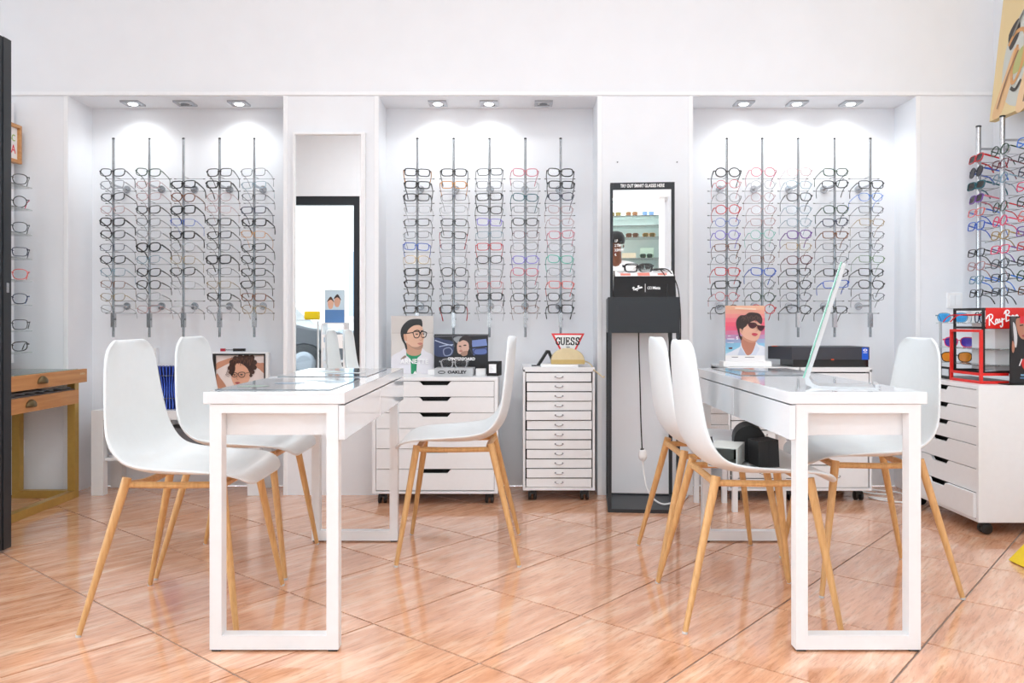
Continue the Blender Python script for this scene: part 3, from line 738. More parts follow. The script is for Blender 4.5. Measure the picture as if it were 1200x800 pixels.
link_mesh('body', MB().hexa([(-.024, -.07, .013), (.0, -.07, .001), (.0, .07, .001), (-.024, .07, .013)], [(-.030, -.07, .062), (-.012, -.07, .066), (-.012, .07, .066), (-.030, .07, .062)]).mesh('body', BLACKM), t)

# ------------------------------------------------------------ cabinets (local: front faces -Y, origin under the middle of the front)
def L(name, mb, m, parent, smooth=False, bevel=0.0):
    o = link_mesh(name, mb.mesh(name, m, smooth), parent)
    if bevel:
        b = o.modifiers.new('bevel', 'BEVEL'); b.width = bevel; b.segments = 2; b.limit_method = 'ANGLE'; b.angle_limit = R(40)
    return o
def castor(parent, x, y, top, rot=0.0):
    c = L('castor', MB().lathe([(0.008, top - 0.012), (0.008, top)], 10, (x, y, 0)).box(x - .018, x + .018, y - .016, y + .022, top - 0.026, top - 0.012), BLACK, parent, True)
    for s_ in (-1, 1):
        L('wheel', MB().lathe([(0.018, s_ * 0.006), (0.024, s_ * 0.008), (0.0245, s_ * 0.02), (0.016, s_ * 0.023)], 18, (x, y + 0.004, 0.0245), 'x'), BLACK, c, True)
def wide_cabinet(x, y, rz, label, H=0.655, W=0.645, D=0.46, pull=()):
    t = thing('drawer_cabinet', (x, y, 0), label, 'drawer cabinet', 'wide six-drawer cabinets', R(rz))
    z0 = 0.058; p = 0.018
    b = MB(); b.box(-W / 2, -W / 2 + p, 0, D, z0, H - p); b.box(W / 2 - p, W / 2, 0, D, z0, H - p); b.box(-W / 2, W / 2, 0, D, H - p, H)
    b.box(-W / 2 + p, W / 2 - p, 0.0, D, z0, z0 + 0.012); b.box(-W / 2 + p, W / 2 - p, D - .008, D, z0 + .012, H - p)
    L('body', b, WHITE_FOIL, t, bevel=0.0012)
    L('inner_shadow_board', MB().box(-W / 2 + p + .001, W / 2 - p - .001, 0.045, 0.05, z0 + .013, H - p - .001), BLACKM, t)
    hs = [0.081, 0.081, 0.081, 0.104, 0.104, 0.110]; zt = H - p - 0.003; tot = zt - z0 - 0.012 - 0.002; k = tot / sum(hs)
    for n, h in enumerate(hs):
        h *= k; zb = zt - h + 0.003
        x0, x1 = -W / 2 + p + .002, W / 2 - p - .002; ya = -0.012 if n in pull else 0.002
        cw, cd, sl = 0.085, 0.020, 0.022
        poly = [(x0, zb), (x1, zb), (x1, zt), (cw, zt), (cw - 0.006, zt - 0.002), (cw - sl, zt - cd), (-cw + sl, zt - cd), (-cw + 0.006, zt - 0.002), (-cw, zt), (x0, zt)]
        L('drawer', MB().prism([(u, ya, v) for u, v in poly], (0, 0.016, 0)).box(x0 + .01, x1 - .01, ya + .0165, 0.043, zb + .01, zb + .014), WHITE_FOIL, t, bevel=0.0008)
        zt -= h
    for sx in (-1, 1):
        for yy in (0.05, D - 0.06): castor(t, sx * (W / 2 - 0.045), yy, z0)
    return t
wide_cabinet(-0.417, 4.16, 0, 'wide white six-drawer cabinet with advertising posters on top, in the alcove')
wide_cabinet(2.03, 3.895, -90, 'wide white six-drawer cabinet carrying the red eyewear display', H=0.66, W=0.67, D=0.48, pull=(5,))
HANDLE = MB().tube(catmull([(-.024, 0, .004), (-.02, -.014, 0), (0, -.018, -.003), (.02, -.014, 0), (.024, 0, .004)], 3, False), 0.0028, 6).lathe([(.006, -.002), (.006, 0)], 8, (-.024, 0, .004), 'y').lathe([(.006, -.002), (.006, 0)], 8, (.024, 0, .004), 'y').mesh('handle', CHROME, True)
def slim_cabinet(x, y, W, H, D, rows, label, group='slim many-drawer cabinets'):
    t = thing('drawer_cabinet', (x, y, 0), label, 'drawer cabinet', group)
    z0 = 0.060; p = 0.012
    b = MB(); b.box(-W / 2, -W / 2 + p, 0, D, z0, H - p); b.box(W / 2 - p, W / 2, 0, D, z0, H - p); b.box(-W / 2, W / 2, 0, D, H - 0.024, H)
    b.box(-W / 2 + p, W / 2 - p, 0, D, z0, z0 + 0.014); b.box(-W / 2 + p, W / 2 - p, D - .006, D, z0 + .014, H - 0.024)
    L('body', b, WHITE_FOIL, t, bevel=0.001)
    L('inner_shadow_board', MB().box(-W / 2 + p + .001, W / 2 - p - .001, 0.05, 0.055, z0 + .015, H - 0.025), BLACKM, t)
    zt = H - 0.026; tot = zt - z0 - 0.016; k = tot / sum(rows); random.seed(int(x * 1000) + 5)
    for h in rows:
        h *= k; g = 0.0045; out = random.uniform(-0.004, 0.006); tilt = random.uniform(-.0015, .0015); xo = random.uniform(-.003, .003)
        x0, x1 = -W / 2 + p + .006 + xo, W / 2 - p - .006 + xo; zb = zt - h + 0.001
        d = L('drawer', MB().hexa([(x0, -out, zb), (x1, -out, zb + tilt), (x1, -out + .012, zb + tilt), (x0, -out + .012, zb)], [(x0, -out, zt - g), (x1, -out, zt - g + tilt), (x1, -out + .012, zt - g + tilt), (x0, -out + .012, zt - g)]).box(x0 + .004, x1 - .004, -out + .0125, .048, zb + .003, zb + .006), WHITE_FOIL, t, bevel=0.0008)
        hd = link_mesh('handle', HANDLE, d, (0.0, -out, (zb + zt - g) / 2)); hd.scale = (.8, .8, .8)
        zt -= h
    for sx in (-1, 1):
        for yy in (0.05, D - 0.06): castor(t, sx * (W / 2 - 0.05), yy, z0)
    return t
slim_cabinet(0.223, 4.235, 0.376, 0.703, 0.37, [1] * 12, 'slim white twelve-drawer cabinet with a red triangular sign on top')
slim_cabinet(1.290, 4.225, 0.372, 0.703, 0.37, [1] * 12, 'slim white many-drawer cabinet under the sunglasses poster, behind the desk')
slim_cabinet(1.668, 4.225, 0.372, 0.703, 0.37, [1, 1, 1, 1.2, 1.4, 1.8, 1.8], 'slim white drawer cabinet under the long black box')

# stacked grey storage boxes beside that cabinet
for i, (z, lb) in enumerate(((0.345, 'lower'), (0.4305, 'upper'))):
    t = thing('storage_box', (1.025, 4.10, z), '%s of two stacked grey fabric storage boxes behind the chairs' % lb, 'box', 'grey storage boxes')
    b = MB().box(0.935, 1.052, 4.02, 4.22, z, z + 0.055); b.build('body', GREYBOX, t, bevel=0.003)
    MB().box(0.931, 1.056, 4.016, 4.224, z + 0.0555, z + 0.084).build('lid', GREYBOX, t, bevel=0.003)
t = thing('side_stool', (1.015, 4.12, 0), 'small white stand carrying the two grey storage boxes', 'stand')
MB().box(0.92, 1.10, 4.0, 4.24, 0.325, 0.3445).build('top', WHITE_FOIL, t)
for (xx, yy) in ((0.925, 4.005), (1.07, 4.005), (0.925, 4.21), (1.07, 4.21)): MB().box(xx, xx + .025, yy, yy + .025, 0, 0.325).build('leg', WHITE_FOIL, t)

# ------------------------------------------------------------ low white bench in the first alcove and what stands on it
t = thing('bench', (-1.845, 4.52, 0), 'low white bench table with square legs and a lower shelf in the alcove', 'table')
bx0, bx1, by0, by1 = -2.30, -1.39, 4.385, 4.645
MB().box(bx0, bx1, by0, by1, 0.41, 0.46).build('tabletop', WHITE_FOIL, t, bevel=0.001)
for xx in (bx0, bx1 - .065):
    for yy in (by0, by1 - .05): MB().box(xx, xx + .065, yy, yy + .05, 0, 0.41).build('leg', WHITE_FOIL, t, bevel=0.001)
MB().box(bx0 + .066, bx1 - .066, by0 + .02, by1 - .01, 0.185, 0.20).build('shelf', WHITE_FOIL, t)
for i in range(5):
    z = 0.2005 + i * 0.0125; xo = random.uniform(-.01, .01)
    tag(MB().box(-2.215 + xo, -1.99 + xo, 4.42, 4.60, z, z + .0118).build('magazine', [mat('magazine_paper', srgb(214, 214, 216), 0.5), ink(150, 150, 155), ink(190, 186, 180)][i % 3]), 'grey magazine in the pile on the lower shelf of the bench, %s from the bottom' % ORDN[i], 'magazine', 'magazines on the bench shelf')
t = thing('storage_box', (-1.72, 4.50, 0.2005), 'dark grey box on the lower shelf of the white bench', 'box')
MB().box(-1.93, -1.60, 4.43, 4.58, 0.2005, 0.33).build('body', mat('dark_grey_card', srgb(110, 112, 116), 0.7), t, bevel=0.002)
MB().box(-1.934, -1.596, 4.426, 4.584, 0.3305, 0.36).build('lid', mat('dark_grey_card', (0, 0, 0)), t, bevel=0.002)
# blue finned display
t = thing('display_stand', (-1.93, 4.50, 0.4602), 'royal blue waisted display stand made of upright fins, on the bench', 'display stand', rz=R(14))
def wave(u): return 1 - .30 * math.sin(PI * u) ** 2
for i in range(9):
    xb = -.068 + i * .017; m_ = MB(); e_ = MB(); N_ = 10
    for u in range(N_):
        q0, q1 = u / N_, (u + 1) / N_
        xa, xc = xb * wave(q0), xb * wave(q1); ya, yc = -.07 * wave(q0), -.07 * wave(q1)
        m_.hexa([(xa - .0045, ya, .001 + .234 * q0), (xa + .0045, ya, .001 + .234 * q0), (xa + .0045, .055, .001 + .234 * q0), (xa - .0045, .055, .001 + .234 * q0)], [(xc - .0045, yc, .001 + .234 * q1), (xc + .0045, yc, .001 + .234 * q1), (xc + .0045, .055, .001 + .234 * q1), (xc - .0045, .055, .001 + .234 * q1)])
    L('fin', m_, BLUE, t)
    e_.tube([(xb * wave(u / N_), -.07 * wave(u / N_) - .0012, .002 + .232 * u / N_) for u in range(N_ + 1)], .0024, 6)
    L('fin_edge', e_, BLUE_L, t, True)
for z in (.06, .185): L('crossbar', MB().tube([(-.05, -.0745 * wave(z / .235), z), (.05, -.0745 * wave(z / .235), z)], .002, 6), STEEL, t, True)
tag(MB().box(-2.06, -2.045, 4.605, 4.635, 0.4602, 0.79).build('upright_board', PAPER), 'thin white upright board behind the blue finned stand', 'board')
tag(MB().box(-2.285, -2.235, 4.50, 4.58, 0.4602, 0.478).build('notepad', grain('cardboard', srgb(196, 170, 140), srgb(206, 182, 152))), 'small tan pad lying at the bare end of the white bench', 'notepad')
# framed photo stand with portrait
t = thing('photo_stand', (-1.515, 4.46, 0.4602), 'black framed advertising photo of a curly haired model in glasses, on the bench', 'photo display')
W_, H_ = 0.285, 0.30; cx = -1.515; yy = 4.45
MB().box(cx - W_ / 2 - .012, cx + W_ / 2 + .008, yy + .012, yy + .045, 0.4602, 0.4602 + H_ + .012).build('backboard', PAPER, t, bevel=.002)
f = MB(); x0, x1, z0, z1 = cx - W_ / 2, cx + W_ / 2 - .008, 0.465, 0.465 + H_
f.box(x0 - .01, x0 + .006, yy, yy + .0115, z0, z1); f.box(x1 - .005, x1, yy, yy + .0115, z0, z1); f.box(x0 + .006, x1 - .005, yy, yy + .0115, z1 - .008, z1); f.box(x0 + .006, x1 - .005, yy, yy + .0115, z0, z0 + .01)
f.build('frame', BLACK, t)
P = Print((630, 155, 1058, 585), (x1 - x0 - .012, H_ - .018))
P.rect(630, 155, 1058, 585, (232, 220, 216))
P.poly([(630, 225), (700, 195), (780, 175), (800, 205), (740, 225), (660, 262), (630, 275)], (206, 150, 122))
P.poly([(1058, 225), (1010, 220), (960, 205), (960, 245), (1010, 270), (1058, 305)], (200, 144, 118))
P.poly([(630, 320), (670, 350), (710, 400), (760, 460), (960, 460), (1010, 520), (1030, 585), (630, 585)], (196, 138, 110))
P.poly([(790, 400), (900, 400), (910, 480), (800, 490)], (186, 128, 100))
P.poly([(770, 260), (790, 225), (850, 215), (920, 250), (930, 310), (925, 360), (890, 400), (830, 410), (785, 395), (765, 340)], (228, 174, 146))
P.poly([(750, 300), (745, 240), (770, 190), (820, 165), (880, 160), (950, 165), (975, 210), (975, 260), (955, 300), (940, 330), (925, 300), (905, 265), (870, 235), (835, 222), (800, 232), (800, 270), (790, 300), (770, 330)], (62, 40, 34))
for (hx_, hy_, hr_) in ((752, 262, 20), (757, 300, 15), (768, 215, 22), (800, 182, 22), (845, 166, 20), (900, 162, 22), (948, 176, 24), (972, 215, 22), (972, 258, 20), (955, 296, 18), (940, 325, 14)): P.poly([(hx_ + hr_ * math.cos(u_ * PI / 4), hy_ + hr_ * math.sin(u_ * PI / 4)) for u_ in range(8)], (70, 46, 38))
for k in range(9): P.line([(760 + k * 22, 190 + (k % 3) * 25), (775 + k * 22, 175 + (k % 2) * 20), (790 + k * 20, 200 + (k % 4) * 14)], 5, (104, 70, 54))
for k in range(4): P.line([(755 - k * 4, 250 + k * 20), (735 - k * 6, 275 + k * 14), (760 - k * 4, 300 + k * 12)], 3, (92, 62, 48))
P.ring([(775, 305), (800, 300), (820, 310), (815, 332), (790, 338), (772, 325)], 5, (30, 28, 30)); P.ring([(832, 305), (860, 296), (886, 302), (884, 330), (858, 340), (836, 328)], 5, (30, 28, 30))
P.line([(820, 312), (832, 310)], 4, (30, 28, 30), False); P.line([(886, 306), (925, 300)], 4, (30, 28, 30), False)
P.poly([(786, 318), (797, 313), (808, 319), (797, 324)], (50, 32, 28)); P.poly([(846, 317), (858, 311), (872, 317), (858, 323)], (50, 32, 28))
P.poly([(800, 385), (822, 378), (848, 384), (824, 396)], (176, 80, 84)); P.line([(824, 318), (818, 352), (830, 360)], 4, (190, 132, 104))
P.build('portrait_print', t, (x0 + .006 + (x1 - x0 - .011) / 2 - cx, yy + .0118 - 4.46, z0 + .0095 - .4602))
for (a, b, mm) in ((-1.63, -1.605, ink(176, 40, 60)), (-1.56, -1.495, BLACK)):
    MB().box(a, b, yy + .014, yy + .030, z1 + .0125, z1 + .028).build('clip', mm, t)
for (a, b, mm) in ((-1.63, -1.605, ink(176, 40, 60)), (-1.56, -1.495, BLACK)): pass
MB().tube([(-1.604, yy + .022, z1 + .02), (-1.561, yy + .022, z1 + .02)], .0035, 6).build('clip_rod', CHROME, t, True)

# ------------------------------------------------------------ tall wall mirror
t = thing('wall_mirror', (-1.01, 4.38, 0.62), 'tall wall mirror with a plain white frame between two alcoves', 'mirror')
mx0, mx1, mz0, mz1 = -1.205, -0.815, 0.55, 1.962
fy0, fy1 = YW - 0.032, YW - 0.0005
f = MB(); g = .013
f.box(mx0, mx0 + .011, fy0, fy1, mz0, mz1); f.box(mx1 - .022, mx1, fy0, fy1, mz0, mz1); f.box(mx0 + .011, mx1 - .022, fy0, fy1, mz1 - .012, mz1); f.box(mx0 + .011, mx1 - .022, fy0, fy1, mz0, mz0 + .012)
f.build('frame', TRIM, t, bevel=.001)
MB().box(mx0 + .011, mx1 - .022, fy0 + .014, fy1 - .003, mz0 + .012, mz1 - .012).build('mirror_glass', MIRROR, t)

# ------------------------------------------------------------ black kiosk
t = thing('kiosk', (0.627, 4.19, 0), 'tall black smart-glasses try-on kiosk with a mirror and open lower frame', 'kiosk')
kx0, kx1, ky0, ky1 = 0.451, 0.802, 4.005, 4.385; pw = .018
kiosk = t
for xx in (kx0, kx1 - pw):
    for yy in (ky0, ky1 - pw): MB().box(xx, xx + pw, yy, yy + pw, 0.0, 0.885).build('post', CHARC, t)
f = MB().box(kx0 + pw, kx1 - pw, ky0, ky0 + pw, 0, .018); f.box(kx0, kx0 + pw, ky0 + pw, ky1 - pw, 0, .018); f.box(kx1 - pw, kx1, ky0 + pw, ky1 - pw, 0, .018); f.box(kx0 + pw, kx1 - pw, ky1 - pw, ky1, 0, .018)
f.build('base_frame', CHARC, t)
MB().box(kx0 + pw, kx1 - pw, ky0 + pw, ky1 - pw, .003, .012).build('base_plate', CHARC, t)
MB().box(kx0, kx1, ky0, ky1, 0.885, 1.062).build('cabinet_box', CHARC, t, bevel=.0015)
ux0, ux1, uy0, uy1 = .466, .790, 4.135, 4.175
f = MB(); f.box(ux0, ux0 + .014, uy0, uy1, 1.0625, 1.648); f.box(ux1 - .017, ux1, uy0, uy1, 1.0625, 1.648); f.box(ux0 + .014, ux1 - .017, uy0, uy1, 1.612, 1.648); f.box(ux0 + .014, ux1 - .017, uy0, uy1, 1.0625, 1.10)
f.box(ux0, ux1, uy1, uy1 + .02, 1.0625, 1.648)
f.build('mirror_frame', CHARC, t, bevel=.001)
MB().box(ux0 + .014, ux1 - .017, uy0 + .006, uy1 - .001, 1.10, 1.612).build('mirror_glass', MIRROR, t)
text('lettering', 'TRY OUT SMART GLASSES HERE', 0.0235, INKW, t, ((ux0 + ux1) / 2 - .627, uy0 - .001 - 4.19, 1.630), UPRIGHT, 0.66, bold=.0004)
for i, s_ in enumerate(('1.P', '2.TAP', '3.SWIPE', '4.')):
    text('lettering', s_, 0.019, INKW, t, (ux0 + .022 - .627, uy0 + .0045 - 4.19, 1.352 - i * .0235), UPRIGHT, 0.7, 'LEFT', bold=.0005)
# tray block in front of the mirror
MB().hexa([(.48, 4.03, 1.0625), (.785, 4.03, 1.0625), (.785, 4.134, 1.0625), (.48, 4.134, 1.0625)], [(.482, 4.045, 1.165), (.783, 4.045, 1.165), (.783, 4.134, 1.20), (.482, 4.134, 1.20)]).build('tray_block', BLACKG, t)
def tray(x0, x1, v0, v1, lift): 
    def pt(x, v): return (x, 4.045 + .089 * v, 1.165 + .035 * v + lift)
    return [pt(x0, v0), pt(x1, v0), pt(x1, v1), pt(x0, v1)]
pr = MB(); pr.face(tray(.488, .777, .05, .95, .0006), 0); pr.face(tray(.515, .565, .15, .5, .001), 1); pr.face(tray(.60, .66, .1, .6, .001), 1); pr.face(tray(.70, .745, .2, .5, .001), 1)
pr.face(tray(.50, .57, .75, .85, .001), 2); pr.face(tray(.68, .76, .75, .85, .001), 2); pr.face(tray(.505, .53, .55, .62, .001), 3); pr.face(tray(.72, .75, .6, .66, .001), 3)
pr.build('printed_top', [PAPER, ink(240, 130, 110), ink(120, 120, 124), ink(190, 60, 60)], t)
script_logo('logo', INKW, t, (.598 - .627, 4.0335 - 4.19, 1.106), 0.0215, 0.28, 0.06)
MB().box(.634, .636, 4.032, 4.0338, 1.088, 1.128).build('divider', INKW, t)
lo = MB()
for cx_ in (.652, .662):
    q = [(cx_ + .0055 * math.cos(a * PI / 8), 1.108 + .006 * math.sin(a * PI / 8)) for a in range(17)]
    for a_, b_ in zip(q, q[1:]): lo.tube([(a_[0], 4.0345, a_[1]), (b_[0], 4.0345, b_[1])], .0012, 4)
lo.build('logo_loop', INKW, t)
text('lettering', 'Meta', 0.021, INKW, t, (.671 - .627, 4.0345 - 4.19, 1.1075), UPRIGHT, 0.9, 'LEFT', bold=.0004)
glasses('glasses', (.617, 4.085, 1.212), 0, R(8), 0, 'rect', 'thick', 'k', 'thick black smart glasses tethered on the kiosk tray', None, cat='glasses')
def cable(name, pts, r, m, label, k=5):
    o = MB().tube(catmull(pts, k, False), r, 6).build(name, m, None, True); return tag(o, label, 'cable')
cable('cable', [(.69, 4.075, 1.205), (.72, 4.05, 1.20), (.744, 4.02, 1.15), (.748, 3.998, 1.06), (.745, 3.995, .95), (.757, 3.996, .8), (.768, 3.997, .68)], .0028, BLACKM, 'black braided tether hanging down the front of the kiosk')
cable('cable', [(.70, 4.10, 1.205), (.76, 4.06, 1.20), (.80, 4.03, 1.12), (.809, 4.0, 1.0), (.81, 3.996, .85), (.806, 3.995, .72), (.79, 3.996, .66)], .0028, BLACKM, 'black braided tether hanging beside the kiosk edge')
cable('cable', [(.625, 4.14, .885), (.626, 4.14, .8), (.632, 4.14, .62), (.636, 4.14, .45), (.643, 4.14, .28)], .0033, BLACKM, 'black power lead hanging inside the open kiosk frame', 4)
t = thing('plug', (.646, 4.14, .20), 'white plug connector at the end of the black kiosk lead', 'plug')
MB().lathe([(.012, .232), (.021, .245), (.023, .262), (.017, .284), (.007, .29)], 14, (.646, 4.14, 0)).build('socket_body', PAPER, t, True)
MB().lathe([(.006, .275), (.012, .279), (.009, .294)], 12, (.6435, 4.14, 0)).build('plug_body', BLACK, t, True)
cable('cable', [(.646, 4.14, .235), (.65, 4.14, .19), (.66, 4.12, .11), (.69, 4.10, .05), (.74, 4.10, .0185), (.80, 4.12, .022), (.86, 4.2, .010), (.90, 4.30, .007), (.93, 4.38, .006)], .0045, PAPER, 'white extension lead running from the kiosk plug to the wall')

kiosk.location = (.644, 4.170, 0); kiosk.rotation_euler = (0, 0, R(-5))
# ------------------------------------------------------------ things on the wide cabinet
def poster(name, x0, x1, y, z0, h, label, cat, P, edge=PAPER, d=.008, back=True):
    cx = (x0 + x1) / 2
    t = thing(name, (cx, y, z0), label, cat)
    MB().box(x0, x1, y, y + d, z0, z0 + h).build('board', edge, t)
    if back: MB().hexa([(cx - .03, y + d, z0), (cx + .03, y + d, z0), (cx + .03, y + d + .06, z0), (cx - .03, y + d + .06, z0)], [(cx - .03, y + d, z0 + h * .6), (cx + .03, y + d, z0 + h * .6), (cx + .03, y + d + .002, z0 + h * .6), (cx - .03, y + d + .002, z0 + h * .6)]).build('easel', edge, t)
    P.build('print', t, (0, -.0003, 0))
    return t
zc = .6555; yp = 4.44; sc_ = 950 / yp
def X(px, y=yp): return (px - CX) * y / F
def Z(py, y=yp): return CH - (py - CY) * y / F
P = Print((60, 80, 465, 630), (X(508) - X(458.5), Z(370) - zc))
P.rect(60, 80, 465, 630, (206, 201, 197)); P.rect(60, 240, 465, 246, (188, 182, 178)); P.rect(60, 246, 465, 630, (212, 207, 203))
P.poly([(60, 480), (100, 440), (150, 415), (200, 385), (345, 385), (395, 420), (465, 465), (465, 630), (60, 630)], (226, 224, 230))
P.poly([(205, 395), (345, 395), (346, 450), (312, 478), (304, 560), (300, 630), (250, 630), (246, 490), (205, 455)], (32, 140, 96), False)
P.poly([(150, 490), (190, 455), (205, 470), (170, 490)], (150, 130, 120))
P.poly([(207, 330), (345, 350), (344, 430), (310, 455), (250, 455), (207, 425)], (196, 150, 124))
P.poly([(178, 265), (205, 215), (255, 168), (345, 165), (364, 215), (368, 250), (380, 285), (370, 305), (366, 345), (358, 385), (325, 402), (280, 392), (232, 360), (205, 325), (180, 300)], (222, 178, 152))
P.poly([(225, 345), (260, 372), (310, 375), (340, 362), (364, 350), (358, 385), (325, 402), (280, 393), (240, 368)], (172, 132, 112))
P.poly([(150, 255), (155, 205), (185, 155), (235, 118), (300, 108), (352, 118), (358, 182), (330, 168), (285, 170), (250, 188), (222, 215), (206, 250), (182, 262), (186, 310), (208, 352), (214, 395), (200, 395), (186, 350), (164, 310)], (30, 28, 30))
P.poly([(178, 258), (200, 255), (212, 285), (208, 318), (190, 312)], (206, 156, 130))
P.line([(205, 246), (272, 238)], 9, (26, 26, 28), False); P.ring([(274, 232), (330, 230), (332, 262), (318, 286), (288, 286), (276, 262)], 8, (24, 24, 26)); P.ring([(348, 230), (396, 236), (396, 262), (384, 282), (356, 284), (346, 258)], 8, (24, 24, 26)); P.line([(330, 240), (348, 238)], 8, (24, 24, 26), False)
P.poly([(290, 252), (306, 247), (320, 254), (306, 260)], (60, 44, 38)); P.poly([(358, 250), (370, 246), (380, 252), (370, 257)], (60, 44, 38)); P.line([(282, 224), (310, 216), (332, 224)], 8, (44, 34, 32)); P.line([(344, 224), (370, 218)], 8, (44, 34, 32))
P.line([(346, 262), (360, 300), (344, 310), (330, 305)], 5, (190, 140, 116)); P.poly([(312, 342), (340, 334), (364, 342), (340, 356)], (188, 120, 108))
P.poly([(270, 630), (290, 600), (308, 630)], (245, 245, 245), False)
tp = poster('poster', X(458.5), X(508), yp, zc, Z(370) - zc, 'tall poster of a man in black glasses and green shirt on the wide cabinet', 'poster', P, LIGHTG)
text('lettering', 'ARNETTE', .036, INKW, tp, (.012, -.008, (Z(423.5) - zc)), UPRIGHT, 1.0, bold=.0008)
yq = 4.40
def X2(px): return (px - CX) * yq / F
def Z2(py): return CH - (py - CY) * yq / F
P = Print((470, 250, 978, 640), (X2(572) - X2(508.8), Z2(391.5) - zc))
P.rect(470, 250, 978, 640, (26, 28, 34))
P.poly([(470, 290), (560, 300), (650, 330), (640, 450), (540, 470), (470, 440)], (52, 64, 100)); P.poly([(650, 290), (720, 270), (800, 300), (700, 340)], (150, 155, 160))
P.poly([(820, 310), (960, 295), (970, 360), (830, 375)], (120, 140, 196), False); P.poly([(830, 390), (965, 380), (965, 440), (840, 455)], (96, 116, 176), False)
P.line([(480, 310), (560, 340), (640, 360)], 9, (190, 200, 220)); P.line([(520, 370), (600, 355), (650, 350)], 8, (170, 185, 215)); P.ring([(560, 400), (610, 380), (640, 410), (620, 450), (570, 455)], 9, (140, 150, 180)); P.line([(640, 260), (660, 370)], 12, (70, 74, 84))
P.ring([(850, 400), (900, 390), (960, 392), (962, 440), (890, 450), (845, 440)], 8, (40, 50, 90)); P.line([(800, 370), (830, 440)], 12, (60, 60, 66)); P.line([(470, 270), (978, 258)], 10, (90, 92, 98), False)
P.poly([(640, 470), (690, 425), (760, 440), (850, 480), (900, 520), (920, 585), (620, 585)], (22, 22, 26))
P.poly([(690, 420), (685, 360), (705, 315), (760, 300), (800, 330), (800, 385), (775, 430), (735, 445), (705, 440)], (214, 176, 158)); P.poly([(720, 430), (780, 410), (780, 450), (740, 462)], (170, 130, 112))
P.poly([(705, 325), (715, 290), (760, 262), (805, 272), (826, 310), (822, 355), (800, 390), (795, 345), (775, 318), (740, 308)], (46, 40, 42))
P.poly([(700, 365), (716, 360), (728, 368), (714, 374)], (70, 50, 44)); P.poly([(742, 358), (762, 350), (776, 358), (760, 364)], (70, 50, 44)); P.poly([(706, 412), (722, 406), (742, 412), (722, 420)], (170, 96, 88)); P.line([(728, 368), (718, 396), (732, 400)], 4, (186, 142, 122))
tp = poster('poster', X2(508.8), X2(572), yq, zc, Z2(391.5) - zc, 'dark wide poster of a man looking up on the wide cabinet', 'poster', P, BLACK)
text('lettering', 'CENTERBOARD', .021, INKW, tp, (.002, -.009, Z2(420.5) - zc), UPRIGHT, 1.0, bold=.0009)
t = thing('logo_block', (-.32, 4.25, zc), 'grey display block with black lettering in front of the dark poster', 'display block')
def X3(px, y): return (px - CX) * y / F
MB().hexa([(X3(509, 4.24), 4.24, zc), (X3(554, 4.24), 4.24, zc), (X3(556.5, 4.32), 4.36, zc), (X3(513, 4.36), 4.36, zc)], [(X3(509, 4.24), 4.24, zc + .042), (X3(554, 4.24), 4.24, zc + .042), (X3(556.5, 4.32), 4.36, zc + .042), (X3(513, 4.36), 4.36, zc + .042)]).build('block', mat('silver_paint', srgb(184, 186, 188), .4, noise=.01), t, bevel=.0015)
text('lettering', 'OAKLEY', .021, INKK, t, (X3(535.5, 4.24) + .32, -.0108, .021), UPRIGHT, 1.25, bold=.0009)
lo = MB(); q = [(.018 * math.cos(a * PI / 10), .0065 * math.sin(a * PI / 10)) for a in range(21)]
xl = X3(517.5, 4.24)
for a_, b_ in zip(q, q[1:]): lo.tube([(xl + a_[0], 4.2395, zc + .021 + a_[1]), (xl + b_[0], 4.2395, zc + .021 + b_[1])], .0021, 4)
lo.build('logo_ring', INKK, t)
glasses('glasses', (X3(532, 4.26), 4.256, zc + .0655), R(2), R(3), 0, 'pilot', 'thick', 'c', 'clear chunky glasses standing on the grey lettered block', None)
tag(MB().box(X3(503, 4.40), X3(514, 4.40) - .004, 4.33, 4.42, zc, zc + .028).build('small_carton', PAPER, bevel=.001), 'small white carton between the two posters on the cabinet', 'box')
tag(MB().box(X3(557.5, 4.3), X3(569, 4.3), 4.30, 4.37, zc, zc + .034).build('small_carton', PAPER, bevel=.001), 'small white carton between the lettered block and black box', 'box')
t = thing('small_box', (X3(579, 4.3), 4.30, zc), 'small black box with a white label at the end of the cabinet top', 'box')
MB().hexa([(X3(570.5, 4.26), 4.26, zc), (X3(583.5, 4.26), 4.26, zc), (X3(588, 4.33), 4.33, zc), (X3(575, 4.33), 4.33, zc)], [(X3(570.5, 4.26), 4.26, zc + .076), (X3(583.5, 4.26), 4.26, zc + .076), (X3(588, 4.33), 4.33, zc + .076), (X3(575, 4.33), 4.33, zc + .076)]).build('carton', BLACKM, t, bevel=.001)
MB().box(X3(573, 4.26), X3(581.5, 4.26), 4.2588, 4.2597, zc + .016, zc + .062).build('label', PAPER, t)
lo = MB()
for i in range(6): lo.box(X3(574, 4.26), X3(576.5 + (i * 7 % 4), 4.26), 4.2583, 4.2587, zc + .022 + i * .006, zc + .024 + i * .006)
lo.build('label_print', LIGHTG, t)

